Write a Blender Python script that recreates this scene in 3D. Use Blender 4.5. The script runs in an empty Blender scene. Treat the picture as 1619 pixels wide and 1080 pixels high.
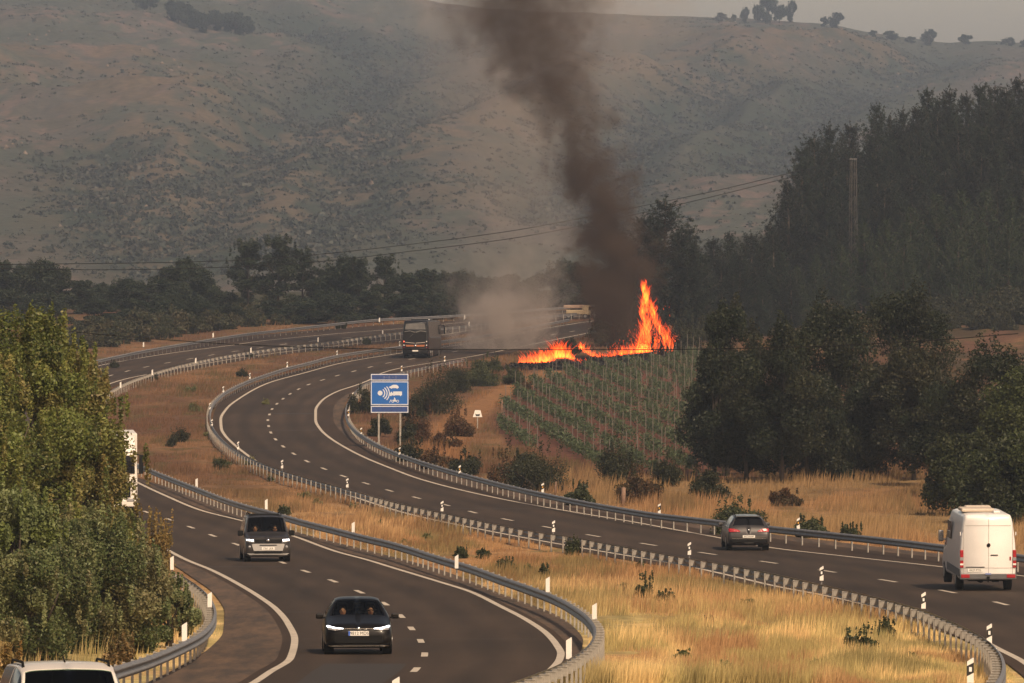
import bpy, bmesh, math, random
import numpy as np
from mathutils import Vector, Matrix

# ------------------------------------------------------------------ camera, light, exposure
R = math.radians
F, CX, CY = 11500.0, 809.5, 540.0           # focal length and centre in photo pixels
ZC = 15.0                                   # camera height above datum
PITCH = math.atan(170.0 / F)
sc = bpy.context.scene
col = sc.collection
cam_d = bpy.data.cameras.new('camera'); cam = bpy.data.objects.new('camera', cam_d); col.objects.link(cam)
cam_d.sensor_width = 36; cam_d.lens = F / 1619 * 36
cam_d.clip_start = 1; cam_d.clip_end = 20000
cam.location = (0, 0, ZC); cam.rotation_euler = (R(90) - PITCH, 0, 0)
sc.camera = cam
SUN_EL, SUN_AZ = R(44), R(152)              # azimuth from +Y towards +X: behind the camera, to its right
world = bpy.data.worlds.new('World'); sc.world = world; world.use_nodes = True
wn = world.node_tree; bg = wn.nodes['Background']
sky = wn.nodes.new('ShaderNodeTexSky'); sky.sky_type = 'NISHITA'; sky.sun_disc = False
sky.sun_elevation = SUN_EL; sky.sun_rotation = SUN_AZ; sky.dust_density = 6; sky.air_density = 1.2; sky.ozone_density = 0.6
smk = wn.nodes.new('ShaderNodeMix'); smk.data_type = 'RGBA'; smk.blend_type = 'MULTIPLY'; smk.inputs[0].default_value = 1.0; smk.inputs[7].default_value = (1.22, 1.03, .92, 1)   # smoke-tinted air
wn.links.new(sky.outputs[0], smk.inputs[6])
wtc = wn.nodes.new('ShaderNodeTexCoord'); wsp = wn.nodes.new('ShaderNodeSeparateXYZ'); wn.links.new(wtc.outputs['Generated'], wsp.inputs[0])   # added sky gradient: horizon brightened, overhead dimmed to cut the ambient light
wmr = wn.nodes.new('ShaderNodeMapRange'); wmr.inputs['From Min'].default_value = .02; wmr.inputs['From Max'].default_value = .17; wmr.inputs['To Min'].default_value = 5.0; wmr.inputs['To Max'].default_value = .42
wn.links.new(wsp.outputs[2], wmr.inputs[0]); wsc = wn.nodes.new('ShaderNodeVectorMath'); wsc.operation = 'SCALE'; wn.links.new(smk.outputs[2], wsc.inputs[0]); wn.links.new(wmr.outputs[0], wsc.inputs['Scale'])
wn.links.new(wsc.outputs[0], bg.inputs[0]); bg.inputs[1].default_value = 0.11
sl = bpy.data.lights.new('sun', 'SUN'); sl.energy = 3.3; sl.angle = R(3.5); sl.color = (1.0, 0.78, 0.55)
so = bpy.data.objects.new('sun', sl); col.objects.link(so)
sdir = Vector((math.sin(SUN_AZ) * math.cos(SUN_EL), math.cos(SUN_AZ) * math.cos(SUN_EL), math.sin(SUN_EL)))
so.rotation_euler = (-sdir).to_track_quat('-Z', 'Y').to_euler(); so.location = sdir * 300
sc.view_settings.view_transform = 'Standard'; sc.view_settings.look = 'None'
sc.view_settings.exposure = 0.34; sc.view_settings.gamma = 1
sc.cycles.volume_bounces = 1; sc.cycles.max_bounces = 5; sc.cycles.diffuse_bounces = 2; sc.cycles.glossy_bounces = 2
sc.cycles.transparent_max_bounces = 28; sc.cycles.use_denoising = True; sc.cycles.volume_max_steps = 256

rng = np.random.default_rng(7); random.seed(7)

# ------------------------------------------------------------------ helpers: maths
ordw = ['first','second','third','fourth','fifth','sixth','seventh','eighth','ninth','tenth','eleventh','twelfth','thirteenth','fourteenth','fifteenth','sixteenth','seventeenth','eighteenth','nineteenth','twentieth','twenty-first','twenty-second','twenty-third','twenty-fourth','twenty-fifth','twenty-sixth','twenty-seventh','twenty-eighth','twenty-ninth','thirtieth','thirty-first','thirty-second','thirty-third','thirty-fourth']
def pchip(xs, ys):
    xs = np.array(xs, float); ys = np.array(ys, float); h = np.diff(xs); d = np.diff(ys) / h
    m = np.zeros_like(ys); m[0] = d[0]; m[-1] = d[-1]
    for i in range(1, len(xs) - 1):
        if d[i-1] * d[i] > 0:
            w1, w2 = 2*h[i] + h[i-1], h[i] + 2*h[i-1]
            m[i] = (w1 + w2) / (w1 / d[i-1] + w2 / d[i])
    def f(x):
        x = np.asarray(x, float); i = np.clip(np.searchsorted(xs, x) - 1, 0, len(xs) - 2)
        t = (np.clip(x, xs[0], xs[-1]) - xs[i]) / h[i]
        return ((1 + 2*t) * (1-t)**2 * ys[i] + t * (1-t)**2 * h[i] * m[i] + t*t * (3 - 2*t) * ys[i+1] + t*t * (t-1) * h[i] * m[i+1])
    return f
def ss(t): t = np.clip(t, 0, 1); return t*t*(3 - 2*t)

_perm = rng.random((256, 256))
def vnoise(x, y):
    x = np.asarray(x, float); y = np.asarray(y, float)
    xi = np.floor(x).astype(int); yi = np.floor(y).astype(int); fx = ss(x - xi); fy = ss(y - yi)
    g = lambda a, b: _perm[a & 255, b & 255]
    return (g(xi, yi)*(1-fx) + g(xi+1, yi)*fx)*(1-fy) + (g(xi, yi+1)*(1-fx) + g(xi+1, yi+1)*fx)*fy
def fbm(x, y, o=4):
    s = 0; a = .5; t = 0
    for k in range(o): s = s + a*vnoise(x*2**k + 17*k, y*2**k + 31*k); t += a; a *= .5
    return s / t

Hf = pchip([0, 50, 100, 130, 168, 192, 227, 262, 311, 420, 526, 612, 701, 798, 870, 1000, 1250, 1500, 1700],
           [5.0, 6.4, 7.93, 8.98, 10.4, 11.1, 12.0, 12.64, 13.44, 14.24, 13.5, 12.75, 11.7, 10.4, 9.1, 8.6, 10, 12.5, 13])
def G(D): return ZC - Hf(D)                 # road level at a distance
cP, sP = math.cos(PITCH), math.sin(PITCH)
def px2z(py, D):
    t = (CY - np.asarray(py, float)) / F
    return ZC + D * (t*cP - sP) / (cP + t*sP)
def px2x(px, D, z): return (np.asarray(px, float) - CX) / F * (D*cP - (z - ZC)*sP)
def project(x, D, z):
    dc = D*cP - (z - ZC)*sP
    return CX + F*x/dc, CY - F*((z-ZC)*cP + D*sP)/dc
_Dt = np.linspace(60, 1000, 4000)
def _inv(h):
    py = project(0, _Dt, G(_Dt) + h)[1]
    return py[::-1], _Dt[::-1]
_inv0 = _inv(0)
def Dat(py, h=0.0):
    a, b = _inv0 if h == 0 else _inv(h)
    return np.interp(py, a, b)
def at(px, py, h=0.0):
    """the point h metres above road level seen at a pixel"""
    D = float(Dat(py, h)); z = float(G(D)) + h
    return Vector((float(px2x(px, D, z)), D, z - h))
def base(px, D): z = gz(0, D); return Vector((float(px2x(px, D, z)), D, 0))

def rise(x, D):
    x = np.asarray(x, float); D = np.asarray(D, float)
    r = ss((x - 24) / 30) * (2.5*ss((D - 690)/70) + 10*ss((D - 780)/190))
    r = r + ss((x - 14)/30) * ss((D-380)/60) * (1 - ss((D-690)/60)) * 0.0
    return r
def gz(x, D): return G(D) + rise(x, D)

# ------------------------------------------------------------------ helpers: objects and materials
def tag(o, label=None, cat=None, group=None, kind=None):
    if label: o['label'] = label
    if cat: o['category'] = cat
    if group: o['group'] = group
    if kind: o['kind'] = kind
    return o
def empty(name, loc, rz=0, label=None, cat=None, group=None):
    o = bpy.data.objects.new(name, None); col.objects.link(o); o.location = loc; o.rotation_euler = (0, 0, rz)
    o.empty_display_size = .3
    return tag(o, label, cat, group)
def link(name, me, mat, parent=None, loc=None):
    o = bpy.data.objects.new(name, me); col.objects.link(o)
    if mat is not None and not me.materials: me.materials.append(mat)
    if parent: o.parent = parent
    if loc is not None: o.location = loc
    return o
def np_mesh(name, V, Fc, smooth=False, colors=None):
    """V (n,3); Fc (m,k) all faces with k corners; colors (n,3)"""
    V = np.asarray(V, np.float32); Fc = np.asarray(Fc, np.int32); k = Fc.shape[1]; m = len(Fc)
    me = bpy.data.meshes.new(name)
    me.vertices.add(len(V)); me.vertices.foreach_set('co', V.ravel())
    me.loops.add(m*k); me.loops.foreach_set('vertex_index', Fc.ravel())
    me.polygons.add(m); me.polygons.foreach_set('loop_start', np.arange(m, dtype=np.int32)*k)
    me.polygons.foreach_set('loop_total', np.full(m, k, np.int32))
    if smooth: me.polygons.foreach_set('use_smooth', np.ones(m, bool))
    if colors is not None:
        ca = me.color_attributes.new('Col', 'FLOAT_COLOR', 'POINT')
        c = np.ones((len(V), 4), np.float32); c[:, :3] = colors; ca.data.foreach_set('color', c.ravel())
    me.update(calc_edges=True); return me
def copy_tree(o, parent=None):
    c = o.copy(); col.objects.link(c); c.parent = parent
    for ch in list(o.children): copy_tree(ch, c)
    return c

class MB:
    """collects simple shapes into one mesh"""
    def __init__(s): s.v = []; s.f = []; s.sm = []
    def add(s, vs, fs, smooth=False):
        n = len(s.v); s.v += [tuple(v) for v in vs]; s.f += [tuple(i+n for i in f) for f in fs]; s.sm += [smooth]*len(fs)
    def box(s, c, d, M=None, bev=0.0):
        x, y, z = [k/2 for k in d]
        if bev <= 0:
            vs = [Vector((a*x, b*y, e*z)) for a in (-1, 1) for b in (-1, 1) for e in (-1, 1)]
            fs = [(0,1,3,2), (4,6,7,5), (0,4,5,1), (2,3,7,6), (0,2,6,4), (1,5,7,3)]
        else:
            bm = bmesh.new(); bmesh.ops.create_cube(bm, size=1)
            for v in bm.verts: v.co = Vector((v.co.x*2*x, v.co.y*2*y, v.co.z*2*z))
            bmesh.ops.bevel(bm, geom=bm.edges[:], offset=bev, segments=2, affect='EDGES', profile=.5)
            bm.verts.index_update(); vs = [v.co.copy() for v in bm.verts]; fs = [tuple(v.index for v in f.verts) for f in bm.faces]; bm.free()
        if M is not None: vs = [M @ v for v in vs]
        s.add([v + Vector(c) for v in vs], fs); return s
    def tube(s, pts, r, n=8, cap=True, smooth=True):
        pts = [Vector(p) for p in pts]; rs = r if hasattr(r, '__len__') else [r]*len(pts)
        vs = []; fs = []
        for i, p in enumerate(pts):
            t = (pts[min(i+1, len(pts)-1)] - pts[max(i-1, 0)]).normalized()
            a = t.cross(Vector((0, 0, 1)))
            if a.length < 1e-3: a = Vector((1, 0, 0))
            a.normalize(); b = t.cross(a)
            for k in range(n):
                q = 2*math.pi*k/n; vs.append(p + (a*math.cos(q) + b*math.sin(q))*rs[i])
        for i in range(len(pts)-1):
            for k in range(n): fs.append((i*n+k, i*n+(k+1) % n, (i+1)*n+(k+1) % n, (i+1)*n+k))
        if cap: fs.append(tuple(range(n))[::-1]); fs.append(tuple((len(pts)-1)*n+k for k in range(n)))
        s.add(vs, fs, smooth); return s
    def cyl(s, c, r, h, axis='x', n=20, smooth=True):
        d = {'x': Vector((1,0,0)), 'y': Vector((0,1,0)), 'z': Vector((0,0,1))}[axis]*h/2
        c = Vector(c); return s.tube([c-d, c+d], r, n, True, smooth)
    def poly(s, pts, ext):
        """pts: list of 3d points of a flat-ish polygon, extruded by vector ext"""
        n = len(pts); e = Vector(ext); P = [Vector(p) for p in pts]
        s.add(P + [p+e for p in P], [tuple(range(n))[::-1], tuple(range(n, 2*n))] + [(i, (i+1) % n, (i+1) % n+n, i+n) for i in range(n)]); return s
    def ell(s, c, d, n=10, m=7):
        vs = []; fs = []
        for j in range(m+1):
            t = math.pi*j/m
            for i in range(n):
                q = 2*math.pi*i/n; vs.append((c[0]+d[0]*math.sin(t)*math.cos(q), c[1]+d[1]*math.sin(t)*math.sin(q), c[2]+d[2]*math.cos(t)))
        for j in range(m):
            for i in range(n): fs.append((j*n+i, (j+1)*n+i, (j+1)*n+(i+1) % n, j*n+(i+1) % n))
        s.add(vs, fs, True); return s
    def build(s, name, mat, parent=None, loc=None):
        me = bpy.data.meshes.new(name); me.from_pydata(s.v, [], s.f)
        me.polygons.foreach_set('use_smooth', s.sm); me.update()
        bm = bmesh.new(); bm.from_mesh(me); bmesh.ops.recalc_face_normals(bm, faces=bm.faces[:]); bm.to_mesh(me); bm.free()
        return link(name, me, mat, parent, loc)

def N(nt, typ, **kw):
    n = nt.nodes.new(typ)
    for k, v in kw.items():
        if k == 'in_':
            for kk, vv in v.items(): n.inputs[kk].default_value = vv
        else: setattr(n, k, v)
    return n
def mat(name, color=(.5,.5,.5), rough=.6, metal=0, var=.15, scale=8, bump=0.0, attr=False, emit=None, estr=1, spec=None, coord='Object', stretch=None, coat=0, sheen=0, trans=0):
    m = bpy.data.materials.new(name); m.use_nodes = True; nt = m.node_tree; b = nt.nodes['Principled BSDF']
    b.inputs['Roughness'].default_value = rough; b.inputs['Metallic'].default_value = metal
    if spec is not None: b.inputs['Specular IOR Level'].default_value = spec
    if coat: b.inputs['Coat Weight'].default_value = coat; b.inputs['Coat Roughness'].default_value = .05
    tc = N(nt, 'ShaderNodeTexCoord'); mp = N(nt, 'ShaderNodeMapping'); nt.links.new(tc.outputs[coord], mp.inputs[0])
    if stretch: mp.inputs['Scale'].default_value = stretch
    nz = N(nt, 'ShaderNodeTexNoise', in_={'Scale': scale, 'Detail': 5, 'Roughness': .6}); nt.links.new(mp.outputs[0], nz.inputs['Vector'])
    mr = N(nt, 'ShaderNodeMapRange', in_={'From Min': .25, 'From Max': .75, 'To Min': 1-var, 'To Max': 1+var}); nt.links.new(nz.outputs[0], mr.inputs[0])
    mx = N(nt, 'ShaderNodeVectorMath', operation='SCALE'); nt.links.new(mr.outputs[0], mx.inputs['Scale'])
    if attr:
        at_ = N(nt, 'ShaderNodeVertexColor', layer_name='Col'); nt.links.new(at_.outputs[0], mx.inputs[0])
    else: mx.inputs[0].default_value = color
    nt.links.new(mx.outputs[0], b.inputs['Base Color'])
    if bump:
        bp = N(nt, 'ShaderNodeBump', in_={'Strength': bump, 'Distance': .05}); nt.links.new(nz.outputs[0], bp.inputs['Height']); nt.links.new(bp.outputs[0], b.inputs['Normal'])
    if emit: b.inputs['Emission Color'].default_value = (*emit, 1); b.inputs['Emission Strength'].default_value = estr
    if trans:
        tr = N(nt, 'ShaderNodeBsdfTranslucent'); nt.links.new(mx.outputs[0], tr.inputs[0]); ms = N(nt, 'ShaderNodeMixShader', in_={0: trans})
        nt.links.new(b.outputs[0], ms.inputs[1]); nt.links.new(tr.outputs[0], ms.inputs[2]); nt.links.new(ms.outputs[0], nt.nodes['Material Output'].inputs[0])
    m['nz'] = 1
    return m
def glass_mat(name, tint, tr=.5, rough=.05):
    m = bpy.data.materials.new(name); m.use_nodes = True; nt = m.node_tree; nt.nodes.clear()
    o = N(nt, 'ShaderNodeOutputMaterial'); g = N(nt, 'ShaderNodeBsdfGlossy', in_={'Roughness': rough, 'Color': (.45,.43,.42,1)})
    t = N(nt, 'ShaderNodeBsdfTransparent', in_={'Color': (*tint, 1)}); fr = N(nt, 'ShaderNodeFresnel', in_={'IOR': 1.5})
    mx = N(nt, 'ShaderNodeMixShader'); nt.links.new(fr.outputs[0], mx.inputs[0]); nt.links.new(t.outputs[0], mx.inputs[1]); nt.links.new(g.outputs[0], mx.inputs[2]); nt.links.new(mx.outputs[0], o.inputs[0])
    return m

M = {}
M['galv'] = mat('galvanised_steel', (.19,.19,.20), .5, .3, .3, 3)
M['galv_post'] = mat('post_steel', (.31,.29,.26), .65, .1, .4, 6)
M['white'] = mat('white_plastic', (.78,.76,.72), .5, 0, .06, 5)
M['black'] = mat('black_plastic', (.015,.015,.015), .4, 0, .2, 5)
M['amber'] = mat('amber_reflector', (.6,.3,.03), .3, 0, .1, 5)
M['reflector'] = mat('white_reflector', (.8,.8,.8), .2, 0, .1, 5)
M['paintline'] = mat('road_paint', (.50,.44,.36), .7, 0, .25, 2.0)
M['leaf'] = mat('leaves', rough=.55, attr=True, var=.2, scale=1.3, trans=.25, spec=.3)
M['leaf_glossy'] = mat('sunny_leaves', rough=.5, attr=True, var=.2, scale=1.3, trans=.3, spec=.35)
M['bark'] = mat('bark', (.055,.042,.033), .9, 0, .35, 6, .4)
M['grass'] = mat('dry_grass', rough=.7, attr=True, var=.15, scale=.6, trans=.25, spec=.2)
M['rubber'] = mat('rubber', (.012,.012,.012), .8, 0, .2, 10)
M['rim'] = mat('alloy', (.3,.3,.3), .35, .8, .1, 5)
M['dark'] = mat('dark_trim', (.007,.007,.007), .75, 0, .2, 8, spec=.15)
M['cabin'] = mat('cabin_fabric', (.012,.012,.013), .9, 0, .3, 20)
M['glass'] = glass_mat('windscreen_glass', (.62,.62,.58))
M['tint'] = mat('tinted_glass', (.004,.004,.005), .12, 0, .2, 2, spec=.3)
M['redlight'] = mat('red_lamp', (.35,.012,.02), .25, 0, .25, 12, spec=.6)
M['lamp'] = mat('lamp_lens', (.5,.5,.5), .2, 0, .1, 10, emit=(.95,.97,1), estr=3.5)
M['lens'] = mat('clear_lens', (.35,.35,.36), .2, .3, .3, 20)
M['chrome'] = mat('chrome', (.6,.6,.6), .2, 1, .1, 5)
M['plate'] = mat('number_plate', (.75,.74,.70), .5, 0, .05, 9)
M['plate_blue'] = mat('plate_blue', (.02,.10,.5), .5, 0, .05, 9)
M['ink'] = mat('ink', (.02,.02,.02), .6, 0, .1, 9)
M['skin'] = mat('skin', (.55,.30,.18), .6, 0, .1, 9)
M['hair'] = mat('hair', (.03,.018,.012), .7, 0, .2, 30)
M['wood'] = mat('weathered_wood', (.22,.14,.10), .85, 0, .3, 8)

# ------------------------------------------------------------------ roads: edge curves as seen, laid on the ground profile
def curve(pts):
    pts = sorted(pts); ys = [p[0] for p in pts]; f = pchip(ys, [p[1] for p in pts])
    D = Dat(np.array(ys, float)); xs = px2x(f(ys), D, G(D))
    o = np.argsort(D); g = pchip(D[o], xs[o])
    # resample in pixel space then convert, so that the curve is exact
    yy = np.linspace(ys[0], ys[-1], 1200); DD = Dat(yy); XX = px2x(f(yy), DD, G(DD)); o = np.argsort(DD)
    DD, XX = DD[o], XX[o]
    k = np.ones(9)/9; XX = np.concatenate([XX[:4], np.convolve(XX, k, 'valid'), XX[-4:]])
    return lambda D: np.interp(D, DD, XX)
LC_left = curve([(489,960),(505,790),(513,700),(520,635),(529,520),(533,480),(541,400),(543.5,386),(559,270),(579,156),(600,85),(630,42),(660,28),(700,30),(740,52),(770,84),(800,126),(830,180),(850,220),(867,257),(887,296),(902,333),(921,370),(943,407),(965,437),(987,455),(1013,466),(1043,459),(1065,426),(1080,404),(1110,345),(1150,240),(1250,-40),(1400,-500)])
LC_dash = curve([(492,960),(509,790),(517,720),(524,655),(533,565),(540,492),(543.6,457),(549,420),(554.4,384),(559,350),(564.7,319),(570,288),(575.6,257),(581.7,226),(588,199),(594,175.6),(615,124),(645,96),(680,90),(720,106),(760,152),(790,196),(808.5,226),(821,264),(836,305),(852,347),(866,385),(901,473),(919,524),(937.5,569),(957,610),(977.5,636),(995.5,650.5),(1014.7,665),(1035,671.7),(1059,659),(1080,632),(1110,575),(1150,480),(1250,230),(1400,-200)])
LC_right = curve([(496,960),(514,790),(530,700),(544,560),(556,457),(571,350),(588,257),(602,190),(620,146),(650,123),(690,128),(720,150),(745,185),(764,218),(787,267),(808,318),(825,385),(848,462),(874,534),(886,579),(898,618),(923,700),(937,744),(959,789),(982,833),(1005,866),(1023,881),(1035,887),(1044,885),(1060,872),(1080,845),(1110,790),(1150,690),(1250,450),(1400,50)])
LC_padL = curve([(486,960),(500,790),(506,735),(512,640),(521,520),(531,400),(545,300),(563,190),(585,85),(610,40),(650,0),(700,-5),(740,15),(780,60),(820,125),(850,185),(885,258),(915,305),(940,338),(970,355),(1000,353),(1025,333),(1050,295),(1080,235),(1120,130),(1250,-240),(1400,-700)])
LC_padR = curve([(498,960),(518,790),(536,690),(548,560),(560,457),(576,350),(593,257),(606,195),(622,158),(650,136),(690,140),(720,165),(740,190),(757,219),(775,281),(811,389),(842,470),(870,576),(901,693),(920,744),(939,789),(955,833),(973,878),(993,907),(1014,922),(1040,915),(1060,895),(1080,860),(1110,805),(1150,705),(1250,465),(1400,65)])
RC_left = curve([(500,990),(520,860),(543,744),(558.6,635.5),(573.6,544),(590,482),(607,422),(628.6,381.5),(646,359),(664,349),(678.5,350),(690.7,357),(698,364),(718,388),(740,422),(766,500),(790,570),(812,640),(851,827),(868,922),(895,1079),(915,1170),(927,1220),(947,1324),(962,1388),(985,1480),(1010,1545),(1027,1577),(1049,1619),(1080,1655),(1150,1690),(1250,1700)])
RC_dash = curve([(510,990),(532,860),(552,744),(559.4,702),(569.4,644),(575,610.6),(581,585),(587.7,559),(593.6,536),(600,515),(606,494.5),(613.5,477),(621,462.6),(629,450.5),(637.6,439.5),(646,431),(655,426.5),(665,423.4),(675.5,425),(686.5,429),(697.7,437.7),(709,450.7),(720.5,468),(732,489),(742.7,514),(754,543.6),(765,578),(777,617),(788,659),(800,707.6),(814,760),(825.6,817.5),(837,878),(849.3,945),(860,1013),(873,1096),(884.5,1175),(896.7,1258.6),(909,1337),(922.6,1422),(937.7,1503),(954.7,1579),(972,1640),(1000,1715),(1040,1790),(1100,1850),(1250,1950)])
RC_right = curve([(515,990),(541,860),(566,735),(573,690),(584,626),(592,600),(601,585),(609,565),(620,532),(635,508),(650,499),(665,499),(680,507),(692,520),(702,535),(722,572),(742,620),(757,660),(771,710),(785,770),(799,840),(812,915),(826,1000),(839,1070),(850,1130),(867,1218),(880,1330),(897,1485),(915,1640),(940,1800),(1000,2000),(1250,2400)])
RC_padL = curve([(498,990),(518,860),(540,744),(555,635),(569,544),(584,482),(600,422),(620,370),(638,347),(655,338),(670,336),(688,344),(702,360),(722,388),(745,424),(771,500),(795,570),(817,640),(856,827),(874,922),(902,1079),(920,1164),(935,1220),(956,1324),(972,1388),(995,1475),(1018,1535),(1035,1567),(1057,1600),(1080,1625),(1150,1650),(1250,1650)])
RC_padR = curve([(515,1000),(545,870),(568,760),(590,640),(606,590),(620,562),(640,545),(660,543),(680,551),(697,570),(715,605),(733,650),(749,700),(764,760),(778,820),(790,870),(800,925),(812,990),(824,1060),(837,1150),(848,1240),(860,1340),(872,1440),(884,1560),(900,1700),(940,1920),(1000,2150),(1250,2500)])

def rowstrip(name, fl, fr, D, h, m, n=2, kind='structure', colf=None):
    D = np.asarray(D); L = fl(D); Rr = fr(D); t = np.linspace(0, 1, n)
    X = L[:, None]*(1-t) + Rr[:, None]*t; Y = np.repeat(D[:, None], n, 1); Z = np.repeat((G(D)+h)[:, None], n, 1)
    V = np.stack([X, Y, Z], -1).reshape(-1, 3); i = np.arange((len(D)-1)*n).reshape(-1, n)[:, :-1].ravel()
    o = link(name, np_mesh(name, V, np.stack([i, i+1, i+n+1, i+n], 1), False, colf(X, Y).reshape(-1, 3) if colf else None), m)
    return tag(o, kind=kind) if kind else o

# asphalt
def asphalt(name):
    m = bpy.data.materials.new(name); m.use_nodes = True; nt = m.node_tree; b = nt.nodes['Principled BSDF']; L = nt.links.new
    b.inputs['Roughness'].default_value = .82; b.inputs['Specular IOR Level'].default_value = .25
    tc = N(nt, 'ShaderNodeTexCoord')
    mp = N(nt, 'ShaderNodeMapping'); mp.inputs['Scale'].default_value = (1.1, .035, 1); L(tc.outputs['Object'], mp.inputs[0])
    n1 = N(nt, 'ShaderNodeTexNoise', in_={'Scale': 1.0, 'Detail': 4, 'Roughness': .6}); L(mp.outputs[0], n1.inputs['Vector'])
    n2 = N(nt, 'ShaderNodeTexNoise', in_={'Scale': 6.0, 'Detail': 6, 'Roughness': .75}); L(tc.outputs['Object'], n2.inputs['Vector'])
    mp3 = N(nt, 'ShaderNodeMapping'); mp3.inputs['Scale'].default_value = (.02, .06, 1); L(tc.outputs['Object'], mp3.inputs[0])
    n3 = N(nt, 'ShaderNodeTexNoise', in_={'Scale': 1.0, 'Detail': 2}); L(mp3.outputs[0], n3.inputs['Vector'])
    r1 = N(nt, 'ShaderNodeValToRGB'); L(n1.outputs[0], r1.inputs[0])
    r1.color_ramp.elements[0].position = .3; r1.color_ramp.elements[0].color = (.033,.0215,.0140,1)
    r1.color_ramp.elements[1].position = .72; r1.color_ramp.elements[1].color = (.052,.0340,.0225,1)
    a = N(nt, 'ShaderNodeMapRange', in_={'From Min': .3, 'From Max': .7, 'To Min': .8, 'To Max': 1.2}); L(n2.outputs[0], a.inputs[0])
    c = N(nt, 'ShaderNodeMapRange', in_={'From Min': .35, 'From Max': .65, 'To Min': .82, 'To Max': 1.12}); L(n3.outputs[0], c.inputs[0])
    mu = N(nt, 'ShaderNodeMath', operation='MULTIPLY'); L(a.outputs[0], mu.inputs[0]); L(c.outputs[0], mu.inputs[1])
    sc_ = N(nt, 'ShaderNodeVectorMath', operation='SCALE'); L(r1.outputs[0], sc_.inputs[0]); L(mu.outputs[0], sc_.inputs['Scale'])
    vc = N(nt, 'ShaderNodeVertexColor', layer_name='Col'); mm = N(nt, 'ShaderNodeVectorMath', operation='MULTIPLY'); L(sc_.outputs[0], mm.inputs[0]); L(vc.outputs[0], mm.inputs[1]); L(mm.outputs[0], b.inputs['Base Color'])
    bp = N(nt, 'ShaderNodeBump', in_={'Strength': .25, 'Distance': .01}); L(n2.outputs[0], bp.inputs['Height']); L(bp.outputs[0], b.inputs['Normal'])
    return m
M['asphalt'] = asphalt('asphalt')
M['patch'] = mat('newer_asphalt', (.026,.020,.017), .85, 0, .15, 3)
M['seam'] = mat('bitumen_seam', (.028,.023,.020), .8, 0, .3, 3)
M['dust'] = mat('dusty_shoulder', (.115,.075,.048), .9, 0, .3, 2.5)
Drow = np.concatenate([np.arange(60, 880, 1.0)])
def wear(lines):
    def f(X, Y):
        c = np.ones(X.shape); a, b_, d = [g(Y) for g in lines]
        for l, r_ in ((a, b_), (b_, d)):
            t = (X-l)/(r_-l)
            for ctr in (.27, .73): c += .19*np.exp(-((t-ctr)/.10)**2)*((t > 0) & (t < 1))
            c -= .16*np.exp(-((t-.5)/.12)**2)*((t > 0) & (t < 1))
        c *= .88 + .24*fbm(X*.35, Y*.02+3, 3); c *= 1 - .10*(np.floor(Y/37.0).astype(int) % 3 == 0)*(X < b_)
        out = (X < a) | (X > d); c = np.where(out, c*1.02, c)
        return np.repeat(c[..., None], 3, 2)*np.where(out[..., None], np.array((1.08, 1.0, .93)), 1.0)
    return f
rowstrip('carriageway_left', LC_padL, LC_padR, Drow[Drow < 868], .030, M['asphalt'], 61, colf=wear((LC_left, LC_dash, LC_right)))
rowstrip('carriageway_right', RC_padL, RC_padR, Drow[Drow < 850], .030, M['asphalt'], 61, colf=wear((RC_left, RC_dash, RC_right)))
def dust():
    m = bpy.data.materials.new('shoulder_dust'); m.use_nodes = True; nt = m.node_tree; b = nt.nodes['Principled BSDF']; L = nt.links.new
    b.inputs['Roughness'].default_value = .95; tc = N(nt, 'ShaderNodeTexCoord'); mp = N(nt, 'ShaderNodeMapping'); mp.inputs['Scale'].default_value = (1.2, .12, 1); L(tc.outputs['Object'], mp.inputs[0])
    n1 = N(nt, 'ShaderNodeTexNoise', in_={'Scale': 1.4, 'Detail': 7, 'Roughness': .7}); L(mp.outputs[0], n1.inputs['Vector']); r = N(nt, 'ShaderNodeValToRGB'); L(n1.outputs[0], r.inputs[0])
    r.color_ramp.elements[0].position = .38; r.color_ramp.elements[0].color = (.040,.027,.019,1); r.color_ramp.elements[1].position = .68; r.color_ramp.elements[1].color = (.12,.072,.042,1); L(r.outputs[0], b.inputs['Base Color'])
    return m
M['shdust'] = dust()
rowstrip('shoulder_dust', LC_padL, lambda D: LC_left(D)-.35, Drow[(Drow > 90) & (Drow < 420)], .033, M['shdust'], 5)
rowstrip('shoulder_dust', lambda D: np.minimum(LC_right(D)+.3, LC_padR(D)), LC_padR, Drow[(Drow > 90) & (Drow < 500)], .033, M['shdust'], 3)
rowstrip('shoulder_dust', lambda D: np.maximum(RC_right(D)+1.3, RC_padR(D)-1.6), RC_padR, Drow[(Drow > 240) & (Drow < 600)], .033, M['shdust'], 3)
Dl = np.arange(70, 860, 1.0)
def edge_line(name, f, w, D0, D1, step=1.0):
    D = np.arange(D0, D1, step); x = f(D); g = np.gradient(x, D); k = np.ones(5)/5
    g = np.convolve(np.pad(g, 2, 'edge'), k, 'valid'); hw = w/2*np.sqrt(1 + g*g)
    return rowstrip(name, lambda D_: np.interp(D_, D, x - hw), lambda D_: np.interp(D_, D, x + hw), D, .036, M['paintline'], 3)
edge_line('line_marking', LC_left, .20, 80, 860); edge_line('line_marking', LC_right, .20, 80, 860)
edge_line('line_marking', RC_left, .20, 120, 845); edge_line('line_marking', RC_right, .20, 170, 845)
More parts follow.
